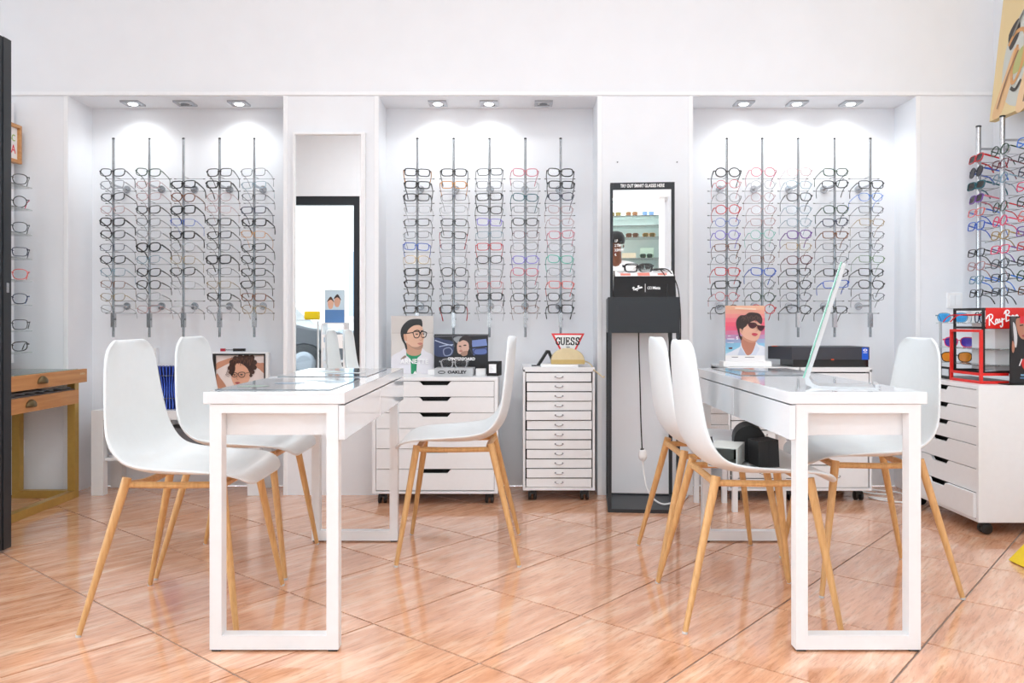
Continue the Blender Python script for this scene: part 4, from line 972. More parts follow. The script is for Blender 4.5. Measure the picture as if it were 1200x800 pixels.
# ------------------------------------------------------------ things on the slim cabinet with the triangle
z7 = .7035
t = thing('triangle_sign', (.265, 4.40, z7), 'red edged white triangular sign behind the gold case', 'sign')
yy = 4.36; k_ = yy / F
tx0, tx1, tz1 = (646 - CX) * k_, (685 - CX) * k_, CH - (390.5 - CY) * k_
txm = (tx0 + tx1) / 2; tzb = z7 + .001
def tri(g): return [(tx0 + g * 1.75, tz1 - g), (tx1 - g * 1.75, tz1 - g), (txm, tzb + 2.0 * g)]
MB().prism([(a, yy, b) for a, b in tri(0)], (0, .012, 0)).build('board', mat('sign_red', srgb(226, 58, 64), .4, noise=.01), t)
MB().prism([(a, yy - .001, b) for a, b in tri(.009)], (0, .0008, 0)).build('face', PAPER, t)
MB().box(txm - .05, txm + .05, yy - .012, yy + .03, z7, z7 + .0009).build('base_plate', PAPER, t)
SERIF = {'G': [[(.92, .78), (.7, .97), (.4, .95), (.12, .7), (.12, .3), (.4, .05), (.7, .05), (.88, .2), (.88, .45)], [(.6, .45), (1.0, .45)], [(.92, .98), (.92, .7)]],
         'U': [[(.15, .97), (.15, .35), (.3, .08), (.6, .05), (.8, .25), (.82, .97)], [(0, .97), (.32, .97)], [(.68, .97), (.98, .97)]],
         'E': [[(.2, .0), (.2, 1.)], [(.02, .97), (.85, .97), (.85, .76)], [(.2, .52), (.65, .52)], [(.62, .66), (.62, .38)], [(.02, .03), (.88, .03), (.88, .26)]],
         'S': [[(.8, .72), (.78, .86), (.5, .98), (.2, .86), (.22, .62), (.5, .5), (.8, .36), (.78, .12), (.45, .02), (.16, .14), (.14, .32)], [(.82, .98), (.82, .7)], [(.12, .02), (.12, .32)]]}
lt = MB(); cw = .0265; ch_ = .040; xx = txm - cw * 2.5 + .001
for c in 'GUESS':
    for st in SERIF[c]:
        q = catmull(st, 3, False) if len(st) > 4 else st
        for a_, b_ in zip(q, q[1:]):
            d = Vector((b_[0] - a_[0], b_[1] - a_[1]))
            if d.length < 1e-6: continue
            vert = abs(d.y) / d.length; wd = .05 + .10 * vert
            n = Vector((-d.y, d.x)).normalized() * wd; e = d.normalized() * .02
            cs = [(a_[0] + n.x - e.x, a_[1] + n.y - e.y), (b_[0] + n.x + e.x, b_[1] + n.y + e.y), (b_[0] - n.x + e.x, b_[1] - n.y + e.y), (a_[0] - n.x - e.x, a_[1] - n.y - e.y)]
            lt.face([(xx + u * cw * .86, yy - .0014 - len(lt.f) * 8e-6, tz1 - .062 + v * ch_) for u, v in cs])
    xx += cw
lt.build('lettering', INKK, t)
text('lettering', '®', .014, INKK, t, (txm + cw * 2.62 - .265, yy - .0014 - 4.40, tz1 - .028 - z7), UPRIGHT)
text('lettering', 'USA', .011, INKK, t, (txm - .265, yy - .0014 - 4.40, tz1 - .074 - z7), UPRIGHT, bold=.0003)
lo = MB(); q = [(txm + .016 * math.cos(a * PI / 12), tz1 - .104 + .016 * math.sin(a * PI / 12)) for a in range(-4, 17)]
for a_, b_ in zip(q, q[1:]): lo.tube([(a_[0], yy - .0016, a_[1]), (b_[0], yy - .0016, b_[1])], .0038, 4)
lo.tube([(txm + .006, yy - .0016, tz1 - .118), (txm, yy - .0016, tz1 - .128)], .004, 4)
lo.build('question_mark', mat('sign_red', (0, 0, 0)), t)
lo = MB()
for sx in (-1, 1): lo.tube([(txm + sx * .034, yy - .0014, tz1 - .088), (txm + sx * .028, yy - .0014, tz1 - .106)], .0012, 4)
lo.build('tick_mark', INKK, t)
tag(MB().box(.13, .325, 4.25, 4.344, z7, z7 + .013).build('white_tray', PAPER, bevel=.002), 'flat white tray under the gold half-moon case', 'tray')
t = thing('clutch_case', (.27, 4.30, z7 + .0132), 'pale gold half-moon clutch case on the slim drawer cabinet', 'case')
GOLDL = mat('gold_leather', srgb(222, 206, 166), .35, metal=.35, noise=.03)
zb = z7 + .0132; cx = .272; pts = [(cx - .088, zb), (cx + .088, zb), (cx + .089, zb + .02)] + [(cx + .086 * math.cos(a * PI / 16), zb + .026 + .058 * math.sin(a * PI / 16)) for a in range(1, 16)] + [(cx - .089, zb + .02)]
MB().prism([(a, 4.262, b) for a, b in pts], (0, .075, 0)).build('body', GOLDL, t, True, bevel=.004)
MB().box(cx - .0885, cx + .0885, 4.2612, 4.2616, zb + .002, zb + .024).build('band', mat('gold_band', srgb(206, 180, 120), .3, metal=.5, noise=.02), t)
cable('strap', [(.360, 4.30, zb + .012), (.372, 4.29, zb + .012), (.392, 4.26, zb - .002), (.405, 4.235, z7 - .014), (.425, 4.222, z7 - .03), (.452, 4.215, z7 - .052), (.457, 4.215, z7 - .045)], .0035, GOLDL, 'gold strap hanging from the half-moon case')['category'] = 'strap'
t = thing('phone_stand', (.12, 4.29, z7), 'folded black angled display stand beside the gold case', 'display stand')
f = MB()
f.hexa([(.108, 4.35, z7), (.126, 4.35, z7), (.126, 4.42, z7), (.108, 4.42, z7)], [(.161, 4.35, z7 + .082), (.176, 4.35, z7 + .079), (.176, 4.42, z7 + .079), (.161, 4.42, z7 + .082)])
f.build('front_leaf', BLACK, t)
MB().hexa([(.199, 4.352, z7 + .0005), (.212, 4.352, z7 + .0005), (.212, 4.418, z7 + .0005), (.199, 4.418, z7 + .0005)], [(.163, 4.352, z7 + .084), (.182, 4.352, z7 + .082), (.182, 4.418, z7 + .082), (.163, 4.418, z7 + .084)]).build('rear_leaf', BLACK, t)
MB().box(.082, .1075, 4.33, 4.40, z7, z7 + .004).build('base_plate', BLACK, t)

# ------------------------------------------------------------ poster and long black box behind the second desk
yp = 4.32; k_ = yp / F
def PX(px): return (px - CX) * k_
def PZ(py): return CH - (py - CY) * k_
t = thing('poster', (PX(875), yp, z7), 'poster of a dark haired model in red sunglasses on a white base', 'poster')
zb = PZ(423)
MB().box(PX(846), PX(902.5), yp - .03, yp + .06, z7, zb).build('base', PAPER, t, bevel=.002)
MB().box(PX(850), PX(896), yp - .0, yp + .012, zb, PZ(358)).build('board', PAPER, t)
P = Print((92, 78, 492, 648), (PX(896) - PX(850), PZ(358) - zb))
N = 12
cols = [(236, 186, 156), (238, 170, 150), (240, 150, 146), (242, 124, 138), (240, 100, 126), (234, 96, 130), (214, 120, 158), (190, 148, 190), (160, 176, 214), (140, 196, 228), (142, 206, 234), (160, 214, 238)]
for i in range(N): P.rect(92, 78 + i * 42.5, 492, 78 + (i + 1) * 42.5 + 1, cols[i])
P.poly([(100, 588), (160, 545), (240, 500), (255, 460), (390, 450), (430, 480), (492, 505), (492, 588)], (226, 232, 242))
P.poly([(215, 588), (245, 500), (300, 588)], (196, 208, 228), False); P.poly([(340, 588), (400, 470), (440, 520), (400, 588)], (210, 220, 236), False)
P.poly([(262, 400), (390, 440), (388, 500), (355, 570), (310, 585), (280, 540), (255, 480)], (190, 128, 106))
P.poly([(235, 315), (265, 300), (300, 270), (350, 235), (420, 250), (460, 290), (455, 340), (440, 390), (415, 432), (370, 440), (300, 415), (262, 380), (240, 350)], (232, 182, 158))
P.poly([(262, 385), (300, 415), (370, 440), (415, 432), (390, 455), (330, 455), (270, 420)], (206, 150, 126))
P.poly([(200, 280), (205, 225), (240, 180), (290, 175), (330, 150), (390, 150), (440, 165), (465, 210), (462, 260), (445, 265), (420, 245), (395, 230), (350, 245), (320, 262), (300, 290), (275, 310), (262, 345), (250, 320), (235, 315), (240, 380), (262, 400), (252, 435), (228, 390), (215, 335)], (54, 38, 36))
for i in range(8): P.line([(225 + i * 26, 205 + (i % 3) * 14), (250 + i * 26, 180 + (i % 2) * 16), (280 + i * 24, 215 + (i % 3) * 12)], 6, (92, 66, 60))
P.poly([(318, 262), (345, 250), (385, 262), (412, 278), (395, 300), (365, 312), (335, 300)], (70, 18, 34)); P.poly([(415, 282), (450, 285), (486, 292), (475, 322), (450, 340), (425, 325), (412, 300)], (70, 18, 34)); P.line([(318, 258), (390, 258), (415, 280), (488, 290)], 9, (50, 16, 26))
P.poly([(240, 320), (258, 322), (262, 350), (248, 352)], (214, 160, 136)); P.poly([(355, 368), (380, 358), (418, 368), (400, 388), (375, 386)], (206, 74, 94)); P.line([(405, 300), (412, 335), (395, 340)], 5, (206, 150, 128))
P.rect(92, 588, 492, 648, (240, 240, 242)); P.line([(155, 607), (215, 607)], 6, (90, 90, 94), False); P.line([(290, 607), (380, 607)], 6, (90, 90, 94), False)
P.poly([(118, 508), (160, 505), (158, 522), (125, 522)], (90, 40, 50), False); P.line([(115, 390), (140, 390)], 6, (240, 240, 244), False); P.line([(110, 420), (175, 420)], 12, (226, 220, 236), False); P.line([(110, 458), (172, 458)], 6, (236, 236, 244), False); P.line([(190, 105), (395, 115)], 16, (244, 220, 200), False)
P.build('print', t, (PX(873) - PX(875), -.0004, zb - z7))
text('lettering', 'S', .022, INKW, t, (PX(863) - PX(875), -.014, PZ(396) - z7), UPRIGHT, 1.0, bold=.0006)

yb = 4.24; k_ = yb / F
t = thing('long_box', (1.6, 4.35, z7), 'long charcoal box with a blue label over a black lower case, on the slim cabinet', 'box')
bx0, bx1 = (928 - CX) * k_, (1019 - CX) * k_; zl = CH - (421.5 - CY) * k_; zt = CH - (406.5 - CY) * k_
GREYD = mat('charcoal_case', srgb(56, 58, 66), .45, noise=.03)
MB().box(bx0 + .01, bx1 - .002, yb + .01, yb + .22, z7, zl).build('lower_case', BLACKG, t)
up = [(bx0, yb), (bx1, yb), (bx1, yb + .25), (bx0 - .02, yb + .25), (bx0 - .085, yb + .13)]
MB().prism([(a, b, zl + .0005) for a, b in up], (0, 0, zt - zl)).build('upper_case', GREYD, t, bevel=.0015)
lb = MB().box((1010 - CX) * k_, (1017.5 - CX) * k_, yb - .0012, yb - .0002, zl + .001, zt - .003).build('label', mat('label_blue', srgb(20, 90, 210), .4, noise=.01), t)
lo = MB(); cx = (1013.8 - CX) * k_; q = [(cx + .011 * math.cos(a * PI / 10), zt - .016 + .0065 * math.sin(a * PI / 10)) for a in range(20)]
lo.face([(a, yb - .0014, b) for a, b in q], 0); lo.face([(cx + (a - cx) * .4, yb - .0016, (zt - .016) + (b - zt + .016) * .55) for a, b in q], 1); lo.box(cx - .01, cx + .01, yb - .0015, yb - .0013, zt - .031, zt - .028, 0)
lo.build('eye_logo', [INKW, ink(20, 90, 210)], lb)
for (px_, zz) in ((975.5, zl + .001),): MB().box((px_ - 1.6 - CX) * k_, (px_ + 1.6 - CX) * k_, yb - .003, yb - .0002, zz - .003, zz + .004).build('clip', ink(226, 90, 40), t)
MB().box(bx0 - .075, bx0 - .05, yb + .08, yb + .10, zt + .0008, zt + .004).build('clip', ink(226, 90, 40), t)

# ------------------------------------------------------------ red and black display on the side cabinet
z6 = .6605; t = thing('eyewear_display', (2.2, 3.9, z6), 'red and black open shelf display with white script lettering on the cabinet', 'display')
dx0, dx1, dy0, dy1 = 2.118, 2.30, 3.68, 3.93; q_ = .010
za, zm, zt = .705, .908, 1.004
f = MB()
for (a, b) in ((dx0, dy0), (dx1 - q_, dy0), (dx0, dy1 - q_), (dx1 - q_, dy1 - q_)): f.box(a, a + q_, b, b + q_, za, zt)
for z in (za, zm, zt - q_):
    f.box(dx0 + .0002, dx1 - .0002, dy0 + .0002, dy0 + q_ - .0002, z, z + q_); f.box(dx0 + .0002, dx1 - .0002, dy1 - q_ + .0002, dy1 - .0002, z, z + q_)
    f.box(dx0 + .0002, dx0 + q_ - .0002, dy0 + q_, dy1 - q_, z, z + q_); f.box(dx1 - q_ + .0002, dx1 - .0002, dy0 + q_, dy1 - q_, z, z + q_)
f.build('black_frame', BLACK, t)
MB().box(dx0, dx1, dy0, dy1 + .18, z6, z6 + .006).build('base_plate', BLACK, t)
MB().box(dx0 + .085, dx1 - .0105, dy0 + .05, dy1 - .0105, za + q_ + .0005, zt - q_ - .0005).build('white_core', PAPER, t)
MB().box(dx0 + .012, dx1 + .02, dy0 - .004, dy0 - .0005, zm + .002, zt).build('red_sign', RED, t)
script_logo('logo', INKW, t, (dx0 + .092 - 2.2, dy0 - .0048 - 3.9, (zm + zt) / 2 - .004 - z6), .066, .22, .042)
for z in (.738, .812): MB().box(dx0 + .004, dx0 + .0845, dy0 + q_ + .002, dy1 + .17, z, z + .005).build('shelf', SHELFG, t)
MB().box(dx0 + .004, dx0 + .0845, dy0 + q_ + .06, dy1 + .17, .932, .937).build('shelf', SHELFG, t)
for z in (.738, .812): MB().box(dx0 + .086, dx1 - .0105, dy0 + q_ + .001, dy0 + .0495, z, z + .005).build('shelf', SHELFG, t)
f = MB().box(dx0 + .02, dx0 + .03, dy1 + .16, dy1 + .17, z6 + .006, .94); f.build('rear_post', ACRYL, t)
f = MB(); s_ = dx0 - .028; e_ = dx0 + .10; u0, u1 = dy0 - .03, dy1 - .02; b_ = .012; z0_, z1_ = z6 + .0005, .905
for (a, b) in ((s_, u0), (s_, u1 - b_)): f.box(a, a + b_, b, b + b_, z0_, z1_)
for z in (z0_, z0_ + .036, z1_ - b_): f.box(s_ + .0002, s_ + b_ - .0002, u0 + b_, u1 - b_, z, z + b_)
f.box(s_ + b_, e_, u0 + .0002, u0 + b_ - .0002, z0_, z0_ + b_); f.box(s_ + b_, e_, u0 + .0002, u0 + b_ - .0002, z0_ + .036, z0_ + .036 + b_)
f.build('red_frame', RED, t)
f = MB(); f.box(dx0 - .02, dx0 - .010, dy1 - .005, dy1 + .22, z6 + .006, z6 + .016); f.box(dx0 - .02, dx0 - .010, dy1 - .005, dy1 + .22, z6 + .05, z6 + .06); f.box(dx0 - .02, dx0 - .010, dy1 + .21, dy1 + .22, z6 + .016, z6 + .05); f.box(dx0 - .02, dx0 - .010, dy1 - .005, dy1 + .005, z6 + .016, z6 + .05)
f.build('low_black_frame', BLACK, t)
for (y, z, c, ln, nm, yaw) in ((4.03, .937, 'l', 'cy', 'pale blue sunglasses on the upper clear shelf of the red display', -35), (3.97, .817, 'm', 'pu', 'pink sunglasses with violet lenses on the middle clear shelf of the red display', -45), (3.99, .743, 'k', 'or', 'black sunglasses with orange mirror lenses on the lowest clear shelf', -20)):
    glasses('sunglasses', (dx0 + .05, y, z + .0245), R(yaw), R(3), 0, 'pilot', 'mid', c, nm, 'sunglasses on the red display', lens=ln, cat='sunglasses')
glasses('sunglasses', (dx0 + .055, 3.80, .937 + .0245), R(75), R(3), 0, 'pilot', 'mid', 'n', 'navy and red kids sunglasses inside the black upper frame', 'sunglasses on the red display', temple_code='r', cat='sunglasses')
P = Print((755, 105, 1150, 730), (.20, .30))
P.rect(755, 105, 1150, 730, (24, 23, 25)); P.poly([(800, 140), (840, 118), (920, 125), (980, 150), (990, 240), (950, 300), (880, 320), (840, 300), (815, 240)], (176, 122, 98))
P.poly([(755, 110), (800, 108), (800, 180), (820, 300), (800, 400), (770, 300)], (60, 56, 56)); P.poly([(775, 160), (800, 200), (812, 300), (805, 385), (790, 380), (782, 280)], (196, 196, 198)); P.poly([(770, 330), (790, 380), (780, 440), (765, 420)], (176, 120, 96))
P.poly([(840, 120), (900, 112), (1000, 130), (1020, 220), (985, 200), (930, 150)], (34, 26, 26)); P.line([(836, 190), (860, 186)], 10, (30, 26, 26), False); P.line([(890, 186), (940, 184)], 10, (30, 26, 26), False); P.poly([(850, 285), (875, 275), (905, 285), (875, 298)], (150, 60, 66))
P.rect(835, 105, 960, 170, (220, 44, 60)); P.ring([(860, 520), (900, 490), (950, 510), (960, 570), (900, 600), (865, 570)], 20, (200, 30, 34)); P.line([(830, 560), (850, 500)], 10, (230, 230, 232), False); P.rect(840, 640, 980, 655, (120, 160, 190)); P.rect(835, 668, 960, 680, (90, 130, 170))
tp = poster('poster', 2.195, 2.395, 3.60, z6 + .004, .30, 'dark advertising poster with a face and red detail beside the red display', 'poster', P, BLACK)
MB().box(2.17, 2.42, 3.575, 3.67, z6, z6 + .0038).build('base_plate', BLACK, tp)

# ------------------------------------------------------------ wooden console
t = thing('console_table', (-2.51, 3.9, 0), 'wooden console table with two drawers, shell pulls and gold metal legs', 'table')
cx0, cx1, cy0, cy1 = -2.69, -2.315, 3.44, 4.372
MB().box(cx0, cx1 - .018, cy0, cy1, .655, .680).build('top_board', CREAM, t)
MB().box(cx0, cx1 - .03, cy0 + .01, cy1 - .035, .6805, .688).build('glass_top', clear_mat('green_glass', (.93, .98, .96), .25, .1, 0, (.8, .92, .88)), t)
MB().box(cx0, cx1 - .03, cy1 - .0345, cy1 - .0335, .6805, .688).build('glass_edge', GREENG, t)
MB().box(cx1 - .032, cx1 - .0302, cy0 + .01, cy1 - .036, .6885, .6895).build('glass_edge', GREENG, t)
for (xa, xb, ya, yb2, z0, z1) in ((cx1 - .0175, cx1, cy0, cy1, .617, .688), (cx1 - .0375, cx1 - .020, cy0, cy1 - .045, .507, .58)):
    d = MB().box(xa, xb, ya, yb2, z0, z1).build('drawer_front', BEECH, t, bevel=.001)
    for yh in ((3.96, ) if z0 > .6 else (3.90, )):
        zc_ = (z0 + z1) / 2 - .012; hp = []
        mb = MB(); nA, nB = 10, 5
        for a in range(nA + 1):
            for b in range(nB + 1):
                th = PI * a / nA; ph = PI / 2 * b / nB
                mb.v.append((xb + .022 * math.sin(ph) * (0.35 + .65 * math.sin(th)) , yh - .042 * math.cos(th) * math.cos(ph * .55), zc_ + .036 * math.sin(th) * math.cos(ph)))
        for a in range(nA):
            for b in range(nB):
                i0 = a * (nB + 1) + b; mb.f.append((i0, i0 + 1, i0 + nB + 2, i0 + nB + 1)); mb.m.append(0)
        h_ = mb.build('shell_pull', BRASS, d, True)
        sm = h_.modifiers.new('thickness', 'SOLIDIFY'); sm.thickness = .002
    if z0 > .6: text('lettering', 'CARLA', .014, mat('pale_engraving', srgb(222, 200, 160), .5, noise=0), d, (xb + .0008 + 2.51, 4.325 - 3.9, .664), (R(90), 0, R(90)), 1.1)
MB().box(cx0, cx1 - .038, cy0 + .01, cy1 - .06, .575, .585).build('drawer_tray', mat('grey_felt', srgb(120, 120, 122), .8, noise=.1), t)
f = MB()
for i in range(10):
    y = 3.52 + i * .08; f.tube([(cx1 - .10, y, .590), (cx1 - .07, y + .03, .596), (cx1 - .05, y + .06, .590)], .005, 6)
f.build('tray_contents', STEEL, t, True)
g_ = .04
gx1 = cx1 - .0385
for yy in (cy0 + .02, cy1 - .05):
    f = MB(); f.box(gx1 - g_, gx1, yy, yy + g_, .0401, .6545); f.box(cx0, cx0 + g_, yy, yy + g_, .0401, .6545); f.box(cx0, gx1, yy, yy + g_, 0.0, .04)
    f.build('leg_frame', GOLD, t, bevel=.001)
MB().box(gx1 - g_, gx1, cy0 + .0605, cy1 - .0505, 0.0, .04).build('floor_rail', GOLD, t, bevel=.001)

# ------------------------------------------------------------ open black glazed door leaf
d = MB(); X0, X1, A0, A1, B1 = -2.98, -2.085, 3.297, 3.347, 2.10; s_ = .075
d.box(X1 - s_, X1, A0, A1, .012, B1); d.box(X0, X0 + s_, A0, A1, .012, B1); d.box(X0 + s_, X1 - s_, A0, A1, B1 - .09, B1); d.box(X0 + s_, X1 - s_, A0, A1, .012, .13)
d.box(X1 - .05, X1 - .004, A0 - .014, A0 - .0005, .012, B1)
dr = struct(d.build('door_1', CHARC))
MB().box(X0 + s_, X1 - s_, A0 + .02, A0 + .03, .13, B1 - .09).build('glass_pane', GLASSP, dr)
MB().box(X1 + .0003, X1 + .002, A0 + .016, A0 + .034, 1.06, 1.10).build('strike_plate', CHROME, dr)
MB().box(X0 + .01, X0 + .04, A0 + .01, A0 + .04, 0, .0118).build('hinge_pivot', STEEL, dr)

# ------------------------------------------------------------ wall fittings
t = thing('light_switch', (2.376, YW, 1.056), 'white double light switch on the wall beside the alcove', 'switch')
MB().box(2.335, 2.417, YW - .009, YW - .0004, 1.014, 1.098).build('plate', PAPER, t, bevel=.002)
for s_ in (-1, 1): MB().box(2.376 + s_ * .0145 - .0135, 2.376 + s_ * .0145 + .0135, YW - .013, YW - .0092, 1.027, 1.085).build('rocker', TRIM, t, bevel=.001)
t = thing('wall_socket', (-2.71, YW, .27), 'white surface mounted double wall socket under the wooden console', 'socket')
MB().box(-2.79, -2.667, YW - .03, YW - .0004, .215, .302).build('box', PAPER, t, bevel=.003)
for x_ in (-2.76, -2.70): MB().lathe([(.021, -.0345), (.021, -.031), (.016, -.0305)], 18, (x_, YW, .258), 'y').build('socket_face', LIGHTG, t, True)
t = thing('wall_socket', (-.80, YW, .5), 'small white wall plate beside the wide cabinet under the mirror', 'socket')
MB().box(-.832, -.752, YW - .009, YW - .0004, .417, .497).build('plate', PAPER, t, bevel=.002)
MB().lathe([(.019, -.012), (.019, -.0095)], 18, (-.792, YW, .457), 'y').build('socket_face', LIGHTG, t, True)
for (hx, hz) in ((.549, 1.806), (.872, 1.806)):
    tag(MB().lathe([(.004, -.006), (.004, -.0003)], 8, (hx, YW, hz), 'y').build('wall_screw', STEEL, None, True), 'small screw left in the bare wall above the kiosk, on the %s side' % ('wide drawer cabinet' if hx < .7 else 'sunglasses poster'), 'screw', 'screws above the kiosk')
cable('cable', [(1.86, 4.55, .006), (1.93, 4.42, .006), (2.02, 4.38, .006), (1.98, 4.28, .006), (1.88, 4.32, .006), (1.95, 4.22, .006), (2.06, 4.2, .006), (2.2, 4.33, .006)], .0045, PAPER, 'white cable coiled on the floor behind the side cabinet')
cable('cable', [(1.87, 4.60, .3), (1.88, 4.60, .12), (1.9, 4.56, .0155), (1.97, 4.46, .0155), (2.07, 4.40, .015), (2.1, 4.3, .006)], .0045, PAPER, 'white cable dropping to the floor beside the slim cabinets')

# ------------------------------------------------------------ canvas leaning on the side wall above the rods
def canvas():
    t = thing('canvas_painting', (2.50, 3.78, 1.976), 'large yellowish canvas painting of hands and glasses leaning above the side rods', 'painting')
    y0, y1, h = 3.30, 4.20, .95; tl = R(6.5); d = .03
    sn, cs = math.sin(tl), math.cos(tl)
    bx = 2.452
    def p(u, v, w_): return (bx + v * sn + w_ * cs, u, 1.976 + v * cs - w_ * sn)
    m = MB().hexa([p(y0, 0, 0), p(y0, 0, d), p(y1, 0, d), p(y1, 0, 0)], [p(y0, h, 0), p(y0, h, d), p(y1, h, d), p(y1, h, 0)])
    m.build('stretched_canvas', mat('canvas_edge', srgb(222, 196, 140), .7, noise=.08, nscale=9), t)
    # painted shapes, u from the wall corner towards the shop, v up
    P = MB(); mats = []; kk = [0]
    def shape(pts, col, sm=True):
        kk[0] += 1; q = catmull(pts, 4) if sm else pts; m_ = ink(*col)
        if m_ not in mats: mats.append(m_)
        P.face([p(y1 - a, b, -.0004 - kk[0] * .0003) for a, b in q], mats.index(m_))
    def stroke(pts, wd, col):
        q = catmull(pts, 4, False)
        l_ = []; r_ = []
        for i in range(len(q)):
            a, b = q[max(0, i - 1)], q[min(len(q) - 1, i + 1)]; dx, dy = b[0] - a[0], b[1] - a[1]; n = math.hypot(dx, dy) or 1
            l_.append((q[i][0] - dy / n * wd, q[i][1] + dx / n * wd)); r_.append((q[i][0] + dy / n * wd, q[i][1] - dx / n * wd))
        kk[0] += 1; m_ = ink(*col)
        if m_ not in mats: mats.append(m_)
        for i in range(len(q) - 1): P.face([p(y1 - a, b, -.0004 - kk[0] * .0003 - i * 4e-6) for a, b in (l_[i], l_[i + 1], r_[i + 1], r_[i])], mats.index(m_))
    shape([(.0, .0), (.9, .0), (.9, .95), (.0, .95)], (224, 200, 148), False)
    shape([(.10, .10), (.07, .30), (.13, .45), (.30, .58), (.55, .55), (.62, .30), (.50, .08), (.25, .02)], (196, 198, 190))
    shape([(.02, .02), (.10, .02), (.16, .18), (.20, .30), (.15, .33), (.09, .20)], (220, 178, 128)); shape([(.22, .0), (.30, .01), (.31, .16), (.36, .27), (.30, .30), (.25, .18)], (226, 190, 146))
    shape([(.33, .0), (.6, .0), (.6, .2), (.40, .22)], (232, 190, 60)); shape([(.12, .33), (.18, .40), (.16, .48), (.09, .42)], (50, 46, 44))
    shape([(.25, .45), (.32, .52), (.38, .56), (.30, .60), (.2, .55)], (110, 108, 104)); shape([(.16, .2), (.26, .22), (.27, .32), (.19, .30)], (176, 176, 110))
    stroke([(.10, .36), (.15, .41), (.22, .40), (.24, .30), (.22, .20), (.17, .15), (.15, .24), (.18, .34)], .010, (206, 150, 90)); stroke([(.23, .34), (.27, .36), (.29, .46), (.36, .50), (.46, .46), (.47, .34), (.38, .27), (.30, .30), (.27, .36)], .012, (196, 136, 100))
    stroke([(.06, .05), (.12, .2), (.19, .31)], .006, (150, 110, 80)); stroke([(.28, .03), (.30, .15), (.36, .26)], .006, (120, 90, 70)); stroke([(.16, .13), (.2, .11), (.24, .15)], .009, (60, 56, 50)); stroke([(.13, .40), (.2, .5), (.3, .58)], .008, (120, 116, 108))
    P.build('painted_image', mats, t)
canvas()

# yellow folded floor sign at the frame edge
t = thing('floor_sign', (2.09, 3.03, 0), 'yellow plastic folding floor sign lying low near the side cabinet', 'floor sign')
MB().hexa([(1.935, 2.87, .004), (1.955, 2.87, .0), (1.955, 3.19, .0), (1.935, 3.19, .004)], [(2.20, 2.90, .30), (2.215, 2.90, .29), (2.215, 3.16, .29), (2.20, 3.16, .30)]).build('front_leaf', YEL, t, bevel=.002)
MB().hexa([(2.43, 2.87, .0), (2.45, 2.87, .004), (2.45, 3.19, .004), (2.43, 3.19, .0)], [(2.218, 2.90, .29), (2.233, 2.90, .30), (2.233, 3.16, .30), (2.218, 3.16, .29)]).build('rear_leaf', YEL, t, bevel=.002)

# ------------------------------------------------------------ street front and what the mirrors show
f = MB(); g_ = .085
f.box(OX0 + .001, OX0 + g_, YF - .10, YF - .02, 0, OZ - .001); f.box(OX1 - g_, OX1 - .001, YF - .10, YF - .02, 0, OZ - .001); f.box(OX0 + g_, OX1 - g_, YF - .10, YF - .02, OZ - .115, OZ - .001)
o = struct(f.build('window_1', CHARC)); MB().box(OX0 + g_, OX1 - g_, YF - .065, YF - .055, 0.01, OZ - .115).build('pane', GLASSP, o)
for (wn, p0, p1) in ((2, WX0, WX1), (4, VX0, VX1)):
    f = MB()
    f.box(p0 + .001, p0 + .06, YF - .10, YF - .02, WZ0 + .001, WZ1 - .001); f.box(p1 - .06, p1 - .001, YF - .10, YF - .02, WZ0 + .001, WZ1 - .001); f.box(p0 + .06, p1 - .06, YF - .10, YF - .02, WZ1 - .06, WZ1 - .001); f.box(p0 + .06, p1 - .06, YF - .10, YF - .02, WZ0 + .001, WZ0 + .06)
    o = struct(f.build('window_%d' % wn, CHARC)); MB().box(p0 + .06, p1 - .06, YF - .065, YF - .055, WZ0 + .06, WZ1 - .06).build('pane', GLASSP, o)
f = MB(); g_ = .07
f.box(XLF - .10, XLF - .02, LY0 + .001, LY0 + g_, LZ0 + .001, LZ1 - .001); f.box(XLF - .10, XLF - .02, LY1 - g_, LY1 - .001, LZ0 + .001, LZ1 - .001); f.box(XLF - .10, XLF - .02, LY0 + g_, LY1 - g_, LZ0 + .001, LZ0 + g_); f.box(XLF - .10, XLF - .02, LY0 + g_, LY1 - g_, LZ1 - g_, LZ1 - .001)
o = struct(f.build('window_3', CHARC)); MB().box(XLF - .065, XLF - .055, LY0 + g_, LY1 - g_, LZ0 + g_, LZ1 - g_).build('pane', GLASSP, o)
struct(MB().box(-2.0, -1.985, YF + .0005, YF + .02, OZ + .0, ZC - .1).build('trim_20', STEEL))
struct(MB().box(-30, 12, -24, YF - .16, -.16, -.08).box(-30, XLF - .16, YF - .16, 12, -.16, -.08).build('street', mat('asphalt', srgb(150, 150, 150), .9, noise=.08)))
t = thing('building', (-3, -14, -.08), 'pale building across the street reflected in the tall mirror', 'building')
MB().box(-14, 12, -14.5, -14, -.08, 9).build('facade', mat('pale_render', srgb(236, 234, 228), .8, noise=.02, nscale=2), t)
for i in range(6):
    x_ = -12 + i * 3.6
    wdw = MB().box(x_, x_ + 1.3, -13.998, -13.96, 1.0, 3.0).build('window', WHITE_MET, t); MB().box(x_ + .1, x_ + 1.2, -13.959, -13.94, 1.1, 2.9).build('pane', ink(150, 184, 206), wdw)
